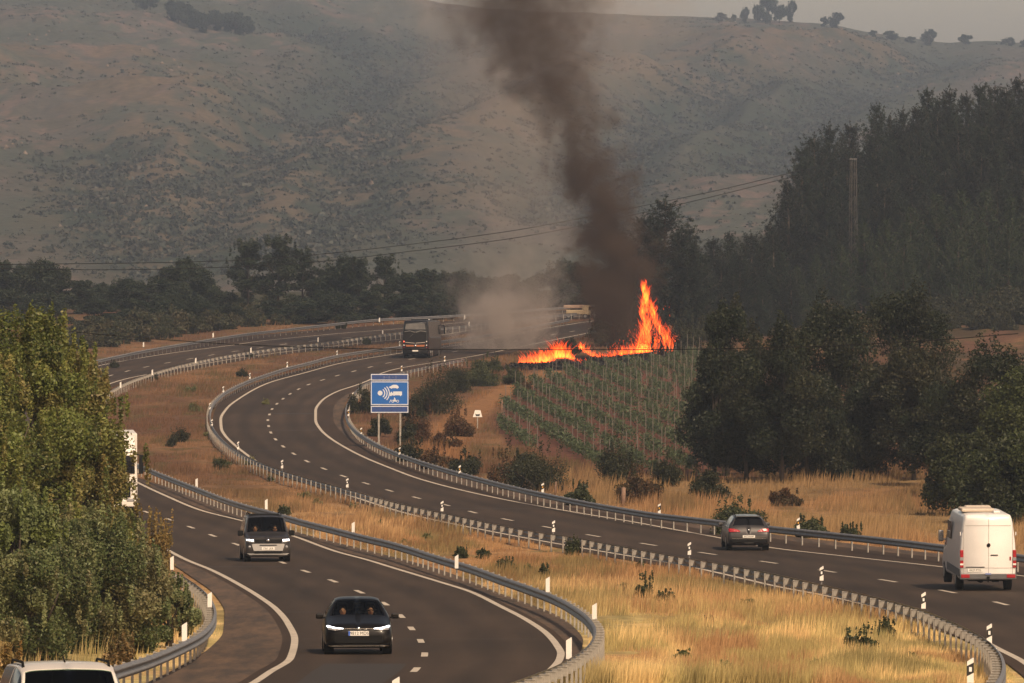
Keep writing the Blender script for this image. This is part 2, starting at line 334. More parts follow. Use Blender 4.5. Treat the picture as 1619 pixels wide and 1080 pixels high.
# the wear marks, seams and a dark resurfaced patch
Dp = np.arange(100, 183.2, 1.0)
rowstrip('resurfaced_patch', lambda D: LC_left(D)+1.0-((183-D)*.0), lambda D: LC_dash(D)-.35, Dp, .034, M['patch'], 5)
for d0, f0, f1, w in [(284,LC_left,LC_dash,.5),(232,LC_left,LC_dash,.35),(205,LC_left,LC_right,.3),(330,LC_dash,LC_right,.4),(470,RC_left,RC_dash,.5),(540,RC_dash,RC_right,1.6),(505,RC_dash,RC_right,.8),(370,RC_left,RC_right,.5),(300,RC_left,RC_dash,.4)]:
    rowstrip('bitumen_seam', lambda D: f0(D)+.2, lambda D: f1(D)-.2, np.array([d0, d0+w/2, d0+w]), .033, M['seam'], 2)
def dashes(f, D0, D1, phase_y):
    D = np.arange(D0, D1, .25); x = f(D); seg = np.sqrt(np.diff(x)**2 + .25**2); s = np.concatenate([[0], np.cumsum(seg)])
    s0 = np.interp(Dat(phase_y), D, s) % 12.5
    V = []; Fc = []
    k = -1
    while True:
        c = s0 + 12.5*k; k += 1
        if c + 1.75 > s[-1]: break
        if c - 1.75 < 0: continue
        dd = np.interp(np.linspace(c-1.75, c+1.75, 8), s, D); xx = f(dd); g = np.gradient(xx, dd); hw = .09*np.sqrt(1+g*g); n = len(V)
        for a, b_, h_ in zip(dd, xx, hw): V.append((b_-h_, a, float(G(a))+.036)); V.append((b_+h_, a, float(G(a))+.036))
        Fc += [(n+2*i, n+2*i+1, n+2*i+3, n+2*i+2) for i in range(7)]
    tag(link('dashed_marking', np_mesh('dashed_marking', V, Fc), M['paintline']), kind='structure')
dashes(LC_dash, 90, 860, 995.5); dashes(RC_dash, 170, 845, 665)

# ------------------------------------------------------------------ ground
def inside_road(x, D, pad=0.0):
    a = (x > LC_padL(D)-pad) & (x < LC_padR(D)+pad) & (D < 868); b = (x > RC_padL(D)-pad) & (x < RC_padR(D)+pad) & (D < 850)
    return a | b
VINE_PX = [(790,655),(806,628),(850,604),(900,588),(1000,570),(1085,556),(1140,556),(1150,640),(1150,760),(1000,760),(940,745),(880,722),(815,712),(792,700)]
def inpoly(x, y, poly):
    r = np.zeros(np.shape(x), bool); n = len(poly)
    for i in range(n):
        x0, y0 = poly[i]; x1, y1 = poly[(i+1) % n]
        c = ((y0 > y) != (y1 > y)) & (x < (x1-x0)*(y-y0)/((y1-y0) if y1 != y0 else 1e-9) + x0); r ^= c
    return r
def W(p): v = at(*p); return (v.x, v.y)
VINE_W = [W(p) for p in VINE_PX]
def polydist(x, y, P):
    d = np.full(np.shape(x), 1e9)
    for (x0, y0), (x1, y1) in zip(P[:-1], P[1:]):
        dx, dy = x1-x0, y1-y0; t = np.clip(((x-x0)*dx + (y-y0)*dy)/(dx*dx+dy*dy), 0, 1); d = np.minimum(d, np.hypot(x-x0-t*dx, y-y0-t*dy))
    return d
TRACK = [W(p) for p in [(700,735),(700,700),(745,650),(800,618),(850,596),(930,572),(1040,560)]]
BURN = [W(p) for p in [(822,583),(860,583),(900,578),(950,572),(1000,565),(1062,555)]]
C_STRAW = np.array((.50,.34,.17)); C_ORANGE = np.array((.33,.195,.092)); C_RED = np.array((.110,.058,.038)); C_GREEN = np.array((.12,.115,.045)); C_PALE = np.array((.66,.49,.23)); C_YGREEN = np.array((.38,.35,.14)); C_BROWN = np.array((.12,.065,.035)); C_TRACK = np.array((.25,.13,.06)); C_SOIL = np.array((.115,.052,.036))
def ground_color(x, D, grass=False):
    x = np.asarray(x, float); D = np.asarray(D, float)
    n1 = fbm(x*.11+3, D*.035+9, 4); n2 = fbm(x*.35+40, D*.09+2, 3); n3 = fbm(x*.8+7, D*.25+50, 3)
    c = np.empty(x.shape + (3,)); c[:] = C_ORANGE
    def mixin(cc, w): c[:] = c*(1-w[..., None]) + cc*w[..., None]
    near = 1 - ss((D - 205)/75)
    mixin(C_STRAW, ss((n1-.44)/.2)*.6*(1 - ss((D-330)/120)))
    mixin(C_PALE, near*ss((n2-.30)/.3)*(1-ss((x-10)/8)*.6))
    mixin(C_YGREEN, near*ss((n3-.46)/.14)*.65)
    mixin(C_GREEN, ss((n2-.54)/.09)*.6); mixin(np.array((.17,.085,.040)), ss((n3-.56)/.08)*.6*(1-near*.6))
    far = ss((D-320)/140)
    mixin(C_RED, far*(.62+.35*ss((n1-.4)/.2)))
    mixin(C_BROWN, far*ss((n2-.42)/.15)*.6)
    mixin(C_GREEN*.7, far*ss((n3-.55)/.12)*.5)
    # right-hand side: dry field, vineyard soil, track
    right = x > RC_padR(D)
    dry = right & (D < 425)
    w = np.where(dry, ss((n1-.3)/.25)*.8, 0); mixin(np.array((.25,.165,.080)), w)
    tr = polydist(x, D, TRACK); mixin(C_TRACK, np.where(right, (1-ss((tr-.7)/1.6))*.85, 0))
    v = inpoly(x, D, VINE_W); mixin(C_SOIL*(.8+.4*n3[..., None]), np.where(v, 1.0, 0))
    bd = polydist(x, D, BURN); mixin(np.array((.012,.011,.010)), 1-ss((bd - 3.5)/3))
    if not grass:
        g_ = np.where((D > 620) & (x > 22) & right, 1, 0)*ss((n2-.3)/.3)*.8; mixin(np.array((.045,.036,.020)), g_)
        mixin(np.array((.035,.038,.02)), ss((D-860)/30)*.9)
    return np.clip(c, .005, 1)
u = np.concatenate([np.linspace(-.9, -.12, 12)[:-1], np.linspace(-.12, .12, 230), np.linspace(.12, .9, 12)[1:]])
Dg = np.concatenate([np.arange(2, 60, 4.0), np.arange(60, 880, 1.0), np.arange(880, 1000, 5.0), np.arange(1000, 1760, 20.0)])
UU, DG = np.meshgrid(u, Dg); XG = UU*np.maximum(DG, 90)
bump_ = (fbm(XG*.5, DG*.3, 3)-.5)*.22
slopeL = 0
ZG = gz(XG, DG) + np.where(inside_road(XG, DG, .6) , 0, bump_)
n = len(u); i = np.arange((len(Dg)-1)*n).reshape(-1, n)[:, :-1].ravel()
me = np_mesh('ground', np.stack([XG, DG, ZG], -1).reshape(-1, 3), np.stack([i, i+1, i+n+1, i+n], 1), True, ground_color(XG, DG).reshape(-1, 3))
M['ground'] = mat('dry_ground', rough=.95, attr=True, var=.4, scale=1.6, bump=.5, spec=.1)
tag(link('ground', me, M['ground']), kind='structure')

# ------------------------------------------------------------------ hills
def hill_base(x, D):
    t = np.clip((D-1500)/2550, 0, 1)
    pxr = CX + F*x/D
    ridge = np.interp(pxr, [-1500,0,400,640,700,760,870,1050,1250,1330,1400,1450,1500,1560,1619,3000], [-130,-90,-50,-8,6,14,20,27,34,42,54,61,66,65,70,120])
    ztop = (370 - ridge)/F*4050
    prof = t**1.15*.9 + .1*t
    z = -13 + (ztop+13)*prof
    z = z - np.clip(D-4050, 0, 1e9)*.05
    return z
def hill_px(px, py):
    D = np.linspace(1520, 4050, 1500); x = (px-CX)/F*D; yy = 370 - hill_base(x, D)/D*F
    j = np.argmax(yy < py); return (x[j], D[j])
GUL = [[hill_px(*p) for p in q] for q in (
    [(700,60),(610,95),(540,140),(480,200),(400,260),(345,300),(300,370),(285,420)],
    [(790,140),(700,170),(620,195),(560,250),(540,330),(500,360),(440,400)],
    [(480,30),(540,60),(620,90)],
    [(1180,120),(1050,170),(960,230),(900,330)],
    [(1500,90),(1360,120),(1250,180),(1180,260)],
    [(150,250),(180,300),(200,350),(250,400)])]
CREST = [[hill_px(*p) for p in q] for q in ([(0,130),(180,130),(300,200),(250,330),(330,400)], [(700,220),(620,260),(540,190),(470,260),(400,340)], [(900,130),(780,210),(640,240),(600,300)], [(1400,90),(1200,80),(1000,130)])]
def hgul(x, D):
    g = np.zeros(x.shape)
    for P in GUL:
        P2 = [(a, b/3.5) for a, b in P]; d = polydist(x, D/3.5, P2); g = np.maximum(g, np.exp(-(d/(14+D*.003))**2))
    return g
def hcrest(x, D):
    g = np.zeros(x.shape)
    for P in CREST:
        P2 = [(a, b/3.5) for a, b in P]; d = polydist(x, D/3.5, P2); g = np.maximum(g, np.exp(-(d/(26+D*.003))**2))
    return g
def hill_z(x, D, g=None):
    t = np.clip((D-1500)/900, 0, 1)
    if g is None: g = hgul(x, D)
    rid = 1-abs(2*fbm(x/70+5, D/260+8, 3)-1)
    lip = 1-ss((D-3700)/350)*.8
    return hill_base(x, D) + t*lip*((rid-.7)*13 + (fbm(x/14, D/30, 5)-.5)*5 - g*12 + 9*hcrest(x, D)) + ZC
u2 = np.concatenate([np.linspace(-.5, -.085, 20)[:-1], np.linspace(-.085, .085, 330), np.linspace(.085, .5, 20)[1:]])
Dh = np.concatenate([np.arange(1500, 4060, 7.0), np.arange(4060, 5000, 60.0)])
UH, DH = np.meshgrid(u2, Dh); XH = UH*DH; gg = hgul(XH, DH); ZH = hill_z(XH, DH, gg)
n1 = fbm(XH/30+2, DH/100+5, 4); n2 = fbm(XH/9+20, DH/26+5, 4); n3 = fbm(XH/60+8, DH/160+1, 3)
hc = np.empty(XH.shape+(3,)); hc[:] = (.080,.074,.062)
def hm(c, w): hc[:] = hc*(1-w[..., None]) + np.array(c)*w[..., None]
hm((.062,.069,.054), ss((n1-.40)/.16)*.85); hm((.092,.074,.058), ss((n2-.52)/.12)*.45*ss((.62-n1)/.2)); hm((.040,.048,.032), ss((n2-.58)/.06)*.45)
hm((.14,.10,.085), ss((fbm(XH/5+9, DH/14, 4)-.56)/.06)*ss((n3-.47)/.1)*.7)
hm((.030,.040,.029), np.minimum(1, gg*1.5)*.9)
hm((.120,.090,.062), hcrest(XH, DH)*ss((n2-.4)/.15)*.7)  # sunlight painted in: crests coloured lighter, as though sunlit
n = len(u2); i = np.arange((len(Dh)-1)*n).reshape(-1, n)[:, :-1].ravel()
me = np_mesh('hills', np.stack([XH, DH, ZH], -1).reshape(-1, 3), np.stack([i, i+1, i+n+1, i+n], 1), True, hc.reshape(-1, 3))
M['hill'] = mat('hillside', rough=.95, attr=True, var=.45, scale=.35, bump=0, spec=.05)
tag(link('hills', me, M['hill']), kind='structure')
def hz(x, D): x = np.atleast_1d(np.asarray(x, float)); D = np.atleast_1d(np.asarray(D, float)); return hill_z(x, D)

# ------------------------------------------------------------------ leaf clouds and trees
def leaf_mesh(name, P, size, cols, nrm=None, asp=.55, jitter=.35):
    """one small quad-shaped leaf spray per point"""
    n = len(P); size = np.broadcast_to(size, n)*(1 + jitter*(rng.random(n)*2-1))
    a = rng.normal(size=(n, 3)); 
    if nrm is not None: a = np.cross(nrm + .7*rng.normal(size=(n, 3)), a)
    a /= np.linalg.norm(a, axis=1)[:, None]+1e-9
    b = rng.normal(size=(n, 3)); b -= a*(a*b).sum(1)[:, None]; b /= np.linalg.norm(b, axis=1)[:, None]+1e-9
    L = size[:, None]*a; Wd = size[:, None]*asp*b
    V = np.stack([P - L, P - Wd, P + L, P + Wd], 1).reshape(-1, 3)
    Fc = np.arange(4*n).reshape(n, 4); C = np.repeat(cols, 4, 0)
    return np_mesh(name, V, Fc, False, C)
def lump_points(lumps, n, shell=.55):
    """points in ellipsoid lumps (x,y,z,rx,ry,rz), denser towards their skins"""
    L = np.array(lumps, float); vol = (L[:, 3]*L[:, 4]*L[:, 5])**(.75); k = rng.choice(len(L), n, p=vol/vol.sum())
    d = rng.normal(size=(n, 3)); d /= np.linalg.norm(d, axis=1)[:, None]
    r = (shell + (1-shell)*rng.random(n))*(.92+.16*rng.random(n)); r = np.where(rng.random(n) < .22, r*rng.random(n), r)
    P = L[k, :3] + d*L[k, 3:]*r[:, None]
    return P, d, k
def pal(n, colors, w=None):
    C = np.array(colors, float); k = rng.choice(len(C), n, p=w); return C[k]*(1+.22*(rng.random((n, 1))*2-1))
def broad_crown(h, w, base_h, nl, nleaf, size, colors, seed, top=.0, flat=1.0, ragged=.25, shoots=0):
    r = np.random.default_rng(seed); L = []
    ch = h-base_h
    for k in range(nl):
        q = r.random()*2*math.pi; t = r.random()**.8; zz = base_h + ch*(.10+.80*t)
        env = w/2*math.sin(math.pi*min(.97, (.22+.70*t)))**.75*(1-top*t)
        rr = env*math.sqrt(r.random())*.86; s = w*(.13+.10*r.random())*(1-.35*t)
        L.append((rr*math.cos(q), rr*math.sin(q)*flat, zz, s, s*.95, s*.75*(1+ragged*r.random())))
    for k in range(max(3, nl//4)):
        q = r.random()*2*math.pi; rr = w*.25*r.random(); L.append((rr*math.cos(q), rr*math.sin(q)*flat, h - w*.10*(1+1.5*r.random()), w*.07, w*.07, w*.12*(1+r.random())))
    for k in range(int(shoots)):
        q = r.random()*2*math.pi; t_ = r.random(); env = w/2*math.sin(math.pi*min(.97, (.22+.70*t_)))**.75; rr = env*(.8+.2*r.random())
        L.append((rr*math.cos(q), rr*math.sin(q)*flat, base_h+ch*(.2+.78*t_)+.04*h, w*.022, w*.022, w*.075*(1+r.random())))
    P, d, k = lump_points(L, nleaf)
    lc = np.array([pal(1, colors)[0] for _ in L]); C = lc[k]*.6 + pal(nleaf, colors)*.4
    return leaf_mesh('crown', P, size, C, d), L
def trunk_mb(h, r0, limbs, seed, lean=.05, n=7):
    r = random.Random(seed); mb = MB(); pts = []; x = y = 0
    for k in range(7):
        pts.append((x, y, h*k/6)); x += r.uniform(-1, 1)*lean*h/6; y += r.uniform(-1, 1)*lean*h/6
    mb.tube(pts, [r0*(1-.12*k) for k in range(7)], n)
    for (lx, ly, lz) in limbs:
        k = min(5, max(1, int(3*r.random()+2))); p = Vector(pts[k]); e = Vector((lx, ly, lz)); mid = p.lerp(e, .5) + Vector((0, 0, -.06*h*r.random()))
        mb.tube([p, mid, e], [r0*.42, r0*.27, r0*.10], 5)
    return mb
def make_tree(name, h, w, base_h, nl, nleaf, size, colors, seed, label, cat='tree', leafm='leaf', r0=None, group=None, top=0., flat=1., ragged=.25, shoots=0):
    t = empty(name, (0, 0, 0), 0, label, cat, group)
    me, L = broad_crown(h, w, base_h, nl, nleaf, size, colors, seed, top, flat, ragged, shoots)
    link('crown', me, M[leafm], t)
    limbs = [(l[0]*.8, l[1]*.8, l[2]) for l in L[::max(1, len(L)//9)]]
    trunk_mb(h*.72, r0 or h*.022, limbs, seed).build('trunk', M['bark'], t)
    return t
def make_shrub(name, h, w, nleaf, size, colors, seed, label, group=None, spiky=0., leafm='leaf', twigs=True):
    t = empty(name, (0, 0, 0), 0, label, 'shrub', group)
    r = np.random.default_rng(seed); L = []
    for k in range(16):
        q = r.random()*2*math.pi; rr = w*.34*math.sqrt(r.random()); hh = h*(1-.45*(rr/(w*.34))**2)
        s = w*(.12+.08*r.random()); L.append((rr*math.cos(q), rr*math.sin(q), hh*(.12+.60*r.random()), s*1.15, s*1.15, min(hh*.34, s*1.4)))
    if spiky:
        for k in range(int(16*spiky)):
            q = r.random()*2*math.pi; rr = w*.42*r.random(); L.append((rr*math.cos(q), rr*math.sin(q), h*(.6+.35*r.random()), w*.03, w*.03, h*.22))
    P, d, k = lump_points(L, nleaf, .4); P[:, 2] = np.abs(P[:, 2]); lc = np.array([pal(1, colors)[0] for _ in L])
    link('foliage', leaf_mesh('foliage', P, size, lc[k]*.5+pal(nleaf, colors)*.5, d), M[leafm], t)
    mb = MB()
    for k in range(7):
        l = L[k]; mb.tube([(0, 0, 0), (l[0]*.5, l[1]*.5, l[2]*.6), (l[0], l[1], l[2])], [.035*h, .022*h, .01*h], 5)
    mb.build('stem', M['bark'], t); return t
def make_pine(name, h, w, base_f, nleaf, size, colors, seed, label, group):
    t = empty(name, (0, 0, 0), 0, label, 'pine tree', group)
    r = np.random.default_rng(seed); L = []; mb = MB()
    mb.tube([(0, 0, 0), (.1*r.normal(), .1*r.normal(), h*.5), (0, 0, h*.97)], [h*.016, h*.012, h*.003], 7)
    z = h*base_f; tip = 1.0
    while z < h*.955:
        f = (z - h*base_f)/(h*(1-base_f)); env = w/2*((1-f)**.80*.92+.06)*(.55+.45*min(1, f*5+.2)); k = 6 if f < .75 else 4
        q0 = r.random()*6.28; up = .28+.75*f
        for j in range(k):
            q = q0 + 6.28*j/k + .35*r.normal(); e = env*(.60+.62*r.random()); cx_, sy_ = math.cos(q), math.sin(q); s = (.60-.30*f)*h/16
            for t_, m_ in ((.40, 1.25), (.66, 1.1), (.88, .85), (1.06, .55)):
                L.append((e*t_*cx_, e*t_*sy_, z + up*e*t_*t_, s*m_, s*m_, s*m_*.9))
            if j % 2 == 0: mb.tube([(0, 0, z - .1), (e*.5*cx_, e*.5*sy_, z+up*e*.2), (e*cx_, e*sy_, z + up*e)], [h*.004, h*.003, h*.0012], 4)
        z += h*.047
    for t_ in (.955, .975, .995, 1.012): L.append((.05*r.normal(), .05*r.normal(), h*t_, .30*(1.15-t_)*h/16*3, .30*(1.15-t_)*h/16*3, h*.016))
    P, d, k = lump_points(L, nleaf, .5)
    lc = np.array([pal(1, colors)[0]*(.6+.8*r.random()) for _ in L])
    link('crown', leaf_mesh('crown', P, size, lc[k]*.55+pal(nleaf, colors)*.45, None, .3), M['leaf'], t)
    mb.build('trunk', M['bark'], t); return t
def place(proto, p, rz, s, used, label=None, group=None, sz=None):
    lab0 = used.setdefault(proto.name+'label', proto['label']); label = label or lab0
    if used.get(proto.name): o = copy_tree(proto)
    else: o = proto; used[proto.name] = 1
    o.location = p; o.rotation_euler = (0, 0, rz); o.scale = (s, s, sz or s)
    if label: o['label'] = label
    if group: o['group'] = group
    return o
used = {}

# pine forest on the right
PC = [(.008,.016,.010), (.013,.023,.013), (.005,.010,.007), (.018,.028,.015)]
PCl = [(.026,.044,.018), (.034,.052,.021), (.020,.034,.015)]
pines = [make_pine('pine_tree', 16, 8.6+k*.5, .16-.03*(k % 3), 24000, .145, [tuple(c_*[1.0,.72,1.35,.9][k] for c_ in q_) for q_ in PC], 100+k, 'dark pine in the dense forest on the right hillside', 'pines of the hillside forest') for k in range(4)]
yp = [make_pine('young_pine_tree', 10, 6.0, .06, 12000, .12, PCl, 120+k, 'younger lighter green pine at the foot of the forest', 'young pines before the forest') for k in range(3)]
sil = [(1218,353,830),(1245,285,850),(1268,235,870),(1287,214,880),(1312,196,900),(1344,196,910),(1386,168,920),(1408,182,930),(1428,172,925),(1449,168,920),(1466,143,930),(1486,152,940),(1501,139,930),(1528,148,935),(1550,136,930),(1573,133,940),(1592,138,930),(1612,122,940),(1640,118,940),(1675,105,940),(1720,100,940)]
pc = 0
for (px, py, D) in sil:
    zt = px2z(py, D); x = float(px2x(px, D, zt)); zb = float(gz(x, D)); h = float(zt)-zb
    p = pines[pc % 4]; place(p, (x, D, zb-.1), rng.random()*6.28, max(.5, h/16)*.98, used, f'dark pine on the sloping skyline of the forest, {ordw[pc]} from its left edge', sz=h/16*1.02); pc += 1
for row, (D, dy, n_, x0) in enumerate([(905, 42, 15, 1280), (880, 70, 15, 1265), (855, 110, 15, 1250), (830, 155, 14, 1235)]):
    for k in range(n_):
        px = x0 + (1660-x0)*(k + .5*(row % 2) + .25*rng.normal()*.5)/n_; st = np.interp(px, [s[0] for s in sil], [s[1] for s in sil])
        py = st + dy*(.75+.5*rng.random()); D_ = D + rng.normal()*6; zt = px2z(py, D_); x = float(px2x(px, D_, zt)); zb = float(gz(x, D_)); h = float(zt)-zb
        if h < 5: continue
        place(pines[pc % 4], (x, D_, zb-.1), rng.random()*6.28, h/16*1.02, used, f'dark pine inside the forest, {ordw[k]} from the left in the {["highest","second","third","lowest"][row]} row'); pc += 1
yc = 0
for (px, py, D) in [(1290,400,800),(1330,385,800),(1365,350,805),(1400,345,800),(1440,325,805),(1480,305,805),(1520,300,800),(1560,300,805),(1600,310,800),(1640,300,800),(1385,395,785),(1430,375,785),(1470,370,788),(1515,360,785),(1555,355,785),(1595,350,785),(1635,350,785),(1260,420,790),(1235,400,800)]:
    zt = px2z(py, D); x = float(px2x(px, D, zt)); zb = float(gz(x, D)); h = float(zt)-zb
    place(yp[yc % 3], (x, D, zb-.1), rng.random()*6.28, h/10, used, f'younger lighter green pine before the forest, near the {["lattice pylon", "right edge"][px > 1440]}, {ordw[yc]} of its kind'); yc += 1
MP = 'dark pine between the burning bush and the forest'
for k, (px, py, D) in enumerate([(1128,374,780),(1153,366,785),(1187,363,790),(1205,380,780),(1222,365,800),(1110,400,770),(1140,400,765),(1170,395,765),(1195,410,768),(1235,395,775),(1085,440,760),(1120,440,755),(1160,440,752),(1205,445,755),(1250,430,765)]):
    zt = px2z(py, D); x = float(px2x(px, D, zt)); zb = float(gz(x, D)); h = float(zt)-zb
    place(pines[(k+1) % 4], (x, D, zb-.1), rng.random()*6.28, h/16*1.15, used, MP+f', {ordw[k]} of the row', 'pines between the fire and the forest', h/16)
# the big pine beside the smoke column
for (px, py, D, lab, ws) in [(1052,309,742,'tall rounded dark pine right beside the black smoke column',1.25),(1018,335,746,'dark pine half hidden in the black smoke column',1.1),(1088,352,740,'pine with open upswept branches right of the tall rounded pine',.9)]:
    zt = px2z(py, D); x = float(px2x(px, D, zt)); zb = float(gz(x, D)); h = float(zt)-zb
    place(pines[0], (x, D, zb-.1), rng.random()*6.28, h/16*ws*1.1, used, lab, 'pines beside the smoke', h/16)

# broadleaf belt on the far left behind the road
BC = [(.023,.036,.021), (.030,.045,.025), (.018,.029,.017), (.036,.048,.027)]
belt = [make_tree('broadleaf_tree', 9, 6.0+.8*k, .3, 34, 13000, .16, BC, 140+k, 'rounded grey green tree in the belt beyond the far bend', group='trees beyond the far bend', r0=.14) for k in range(4)]
tall = [make_tree('tall_poplar_tree', 12, 5.0, 1.2, 34, 12000, .13, BC, 150+k, 'tall loose crowned tree above the belt beyond the far bend', group='tall trees of the belt', r0=.14, top=.35, ragged=.8, shoots=30) for k in range(2)]
bp = [(-40,425,850),(0,420,850),(35,428,860),(62,420,850),(95,432,850),(130,450,850),(160,455,860),(200,448,850),(235,455,840),(270,428,845),(295,418,850),(322,448,850),(350,468,860),(385,475,870),(520,435,850),(545,415,850),(640,440,855),(672,432,860),(700,438,865),(735,436,865),(770,446,870),(805,440,870),(850,440,880),(890,420,880),(930,430,880),(965,430,880),
      (20,465,800),(75,470,790),(150,480,800),(210,478,800),(260,475,800),(310,480,800),(365,490,810),(430,480,815),(480,478,815),(530,470,815),(585,468,820),(640,470,830),(700,470,830),(760,470,840),(830,475,850),(900,455,860)]
for k, (px, py, D) in enumerate(bp):
    py -= 6
    zt = px2z(py, D); zb = float(gz(0, D)); x = float(px2x(px, D, zb)); h = float(zt)-zb
    if h < 1.5: continue
    place(belt[k % 4], (x, D, zb-.1), rng.random()*6.28, max(h/9, .6)*1.45, used, f'rounded tree of the belt beyond the far bend, {ordw[k if k < 26 else k-26]} in the {["tall back","low front"][k >= 26]} row', sz=h/9*1.05)
for k, (px, py, D, lab) in enumerate([(392,384,850,'tall tree with twin crowns, leftmost of the high trees beyond the bend'),(440,376,848,'tallest broad crowned tree beyond the far bend, under the power cables'),(478,396,850,'tall tree just right of the tallest one beyond the far bend'),(566,410,846,'loose feathery tree left of the two feathery crowns above the bend'),(608,407,848,'loose feathery tree nearest the coach in the far belt'),(515,428,850,'lower tree between the tallest tree and the feathery pair')]):
    zt = px2z(py, D); zb = float(gz(0, D)); x = float(px2x(px, D, zb)); h = float(zt)-zb
    place(tall[k % 2], (x, D, zb-.1), rng.random()*6.28, h/12*1.75, used, lab, sz=h/12*1.03)
# scrubby bushes right behind the outer guardrail of the far bend
SC = [(.042,.050,.024), (.056,.056,.028), (.034,.042,.020), (.066,.056,.03)]
scr = [make_shrub('roadside_bush', 2.4, 3.4, 3500, .13, SC, 160+k, 'scrubby bush behind the outer guardrail of the far bend', 'bushes behind the far guardrail') for k in range(3)]
kk = 0
for px in range(-20, 740, 24):
    for r_ in range(2):
        y0 = np.interp(px, [-20,100,200,300,400,520,740], [588,560,545,528,517,510,500])+4 - 6*r_; D = float(Dat(y0))+9+14*r_+rng.random()*4
        zb = float(gz(0, D)); x = float(px2x(px+rng.normal()*6, D, zb)); s = .8+.5*rng.random()-.25*(px > 420)
        place(scr[kk % 3], (x, D, zb-.05), rng.random()*6.28, s, used, f'scrubby bush {["right behind","well behind"][r_]} the outer guardrail of the far bend, {ordw[kk//2]} from the left'); kk += 1

# big foreground trees on the left
FC = [(.14,.175,.042), (.20,.215,.056), (.065,.09,.024), (.24,.205,.075), (.11,.135,.036)]
FG = [(.13,.17,.065), (.20,.225,.10), (.065,.09,.03), (.21,.185,.09)]
def fg_tree(name, px, ptop, D, w, base_h, nl, nleaf, size, cols, seed, label, cat='tree', top=0., flat=.8):
    zt = float(px2z(ptop, D)); zb = float(gz(0, D)); x = float(px2x(px, D, zb)); h = zt-zb
    t = make_tree(name, h, w, base_h, nl, nleaf, size, cols, seed, label, cat, 'leaf_glossy', r0=.13, top=top, flat=flat, ragged=.5, shoots=70)
    t.location = (x, D, zb); return t
fg_tree('leafy_tree', 56, 505, 212, 4.6, .6, 44, 102000, .055, FC, 201, 'tallest sunlit tree at the left edge, its top reaching over the far bend')
fg_tree('leafy_tree', 118, 590, 218, 4.5, .3, 44, 102000, .055, FC[:4]+[(.22,.16,.06)], 202, 'olive brown tree that hides most of the white truck')
fg_tree('leafy_tree', -30, 560, 205, 4.5, .5, 30, 61200, .055, FC, 203, 'tree cut by the left edge of the frame')
fg_tree('leafy_tree', 128, 560, 232, 2.9, .6, 26, 51000, .055, FC, 207, 'sunlit tree behind the tallest left one, leaning over the bend')
fg_tree('leafy_tree', 22, 770, 188, 3.2, .3, 26, 60000, .05, FG[:2]+FC[:1], 204, 'bright green bushy tree low at the left edge')
fg_tree('leafy_tree', 150, 815, 192, 3.9, .1, 40, 90000, .045, FG, 205, 'low spreading green bush behind the near left guardrail', 'bush')
fg_tree('leafy_tree', 225, 870, 193, 1.9, .05, 22, 40000, .04, FG, 206, 'small green bush closest to the near left guardrail', 'bush')
fg_tree('leafy_tree', 268, 915, 199, 1.5, .03, 20, 30000, .04, FG, 209, 'small yellow green bush right beside the curve of the near left guardrail', 'bush')
fg_tree('leafy_tree', 60, 870, 184, 3.2, .1, 30, 60000, .042, FG, 208, 'lowest green bush at the bottom left above the white car', 'bush')

# oaks in the middle right
OC = [(.016,.025,.010), (.024,.033,.013), (.011,.017,.008), (.030,.032,.014)]
OB = [(.040,.036,.017), (.032,.035,.015), (.024,.030,.013)]
def oak(px, ptop, pbase, w, cols, seed, label, nleaf=26000, bh=1.2, size=.085, flat=.9):
    D = float(Dat(pbase)); zb = float(gz(0, D)); zt = float(px2z(ptop, D)); x = float(px2x(px, D, zb))
    w *= 1.22
    t = make_tree('oak_tree', zt-zb, w, bh, 40, nleaf, size, cols, seed, label, r0=.16, flat=flat); t.location = (x, D, zb-.05); return t
oak(1150,480,752,5.0,OC,301,'dark oak at the left end of the oak group beside the vineyard',34000,1.0)
oak(1235,505,765,6.0,OC,302,'wide dark oak with a pale forked trunk standing over the dry field',42000,1.3)
oak(1320,468,748,6.5,OC,303,'tall dark oak in the middle of the oak group',42000,1.2)
oak(1425,460,735,7.0,OC,304,'tallest dark oak at the back right of the oak group',42000,1.2)
oak(1445,545,760,5.4,OB,305,'brownish oak in front of the tallest oak, right side of the group',38000,1.3)
oak(1180,640,762,3.6,OC,306,'low dark oak under the left end of the oak group',20000,.2)
oak(1330,680,758,5.0,OB[:2]+OC[:1],307,'low brown undergrowth tree between the trunks of the oak group',22000,.1)
oak(1385,600,757,4.6,OC,312,'dark oak filling the gap between the brownish oak and the middle one',30000,.5)
oak(1275,590,760,4.6,OC,313,'dark low oak in the gap right of the forked trunk',30000,.6)
oak(1130,560,757,3.6,OC,314,'narrow dark oak leftmost against the vineyard',22000,.4)
oak(1500,600,770,4.6,OC,315,'dark tree between the oak group and the trees above the van',30000,.3)
oak(1560,540,790,6.0,OC,308,'dark tree behind the green one above the white van',34000,.8)
oak(1620,585,800,5.2,[(.045,.060,.018),(.06,.075,.022),(.035,.045,.016)],309,'greener tree at the right edge above the white van',40000,.4)
oak(1530,690,815,4.6,[(.030,.040,.014),(.045,.055,.018),(.025,.03,.012)],310,'bushy dark green tree left of the white van',36000,.1)
oak(1600,690,828,4.6,[(.030,.042,.014),(.045,.058,.018),(.025,.03,.012)],311,'dark green bushy tree directly behind the white van',36000,.1)

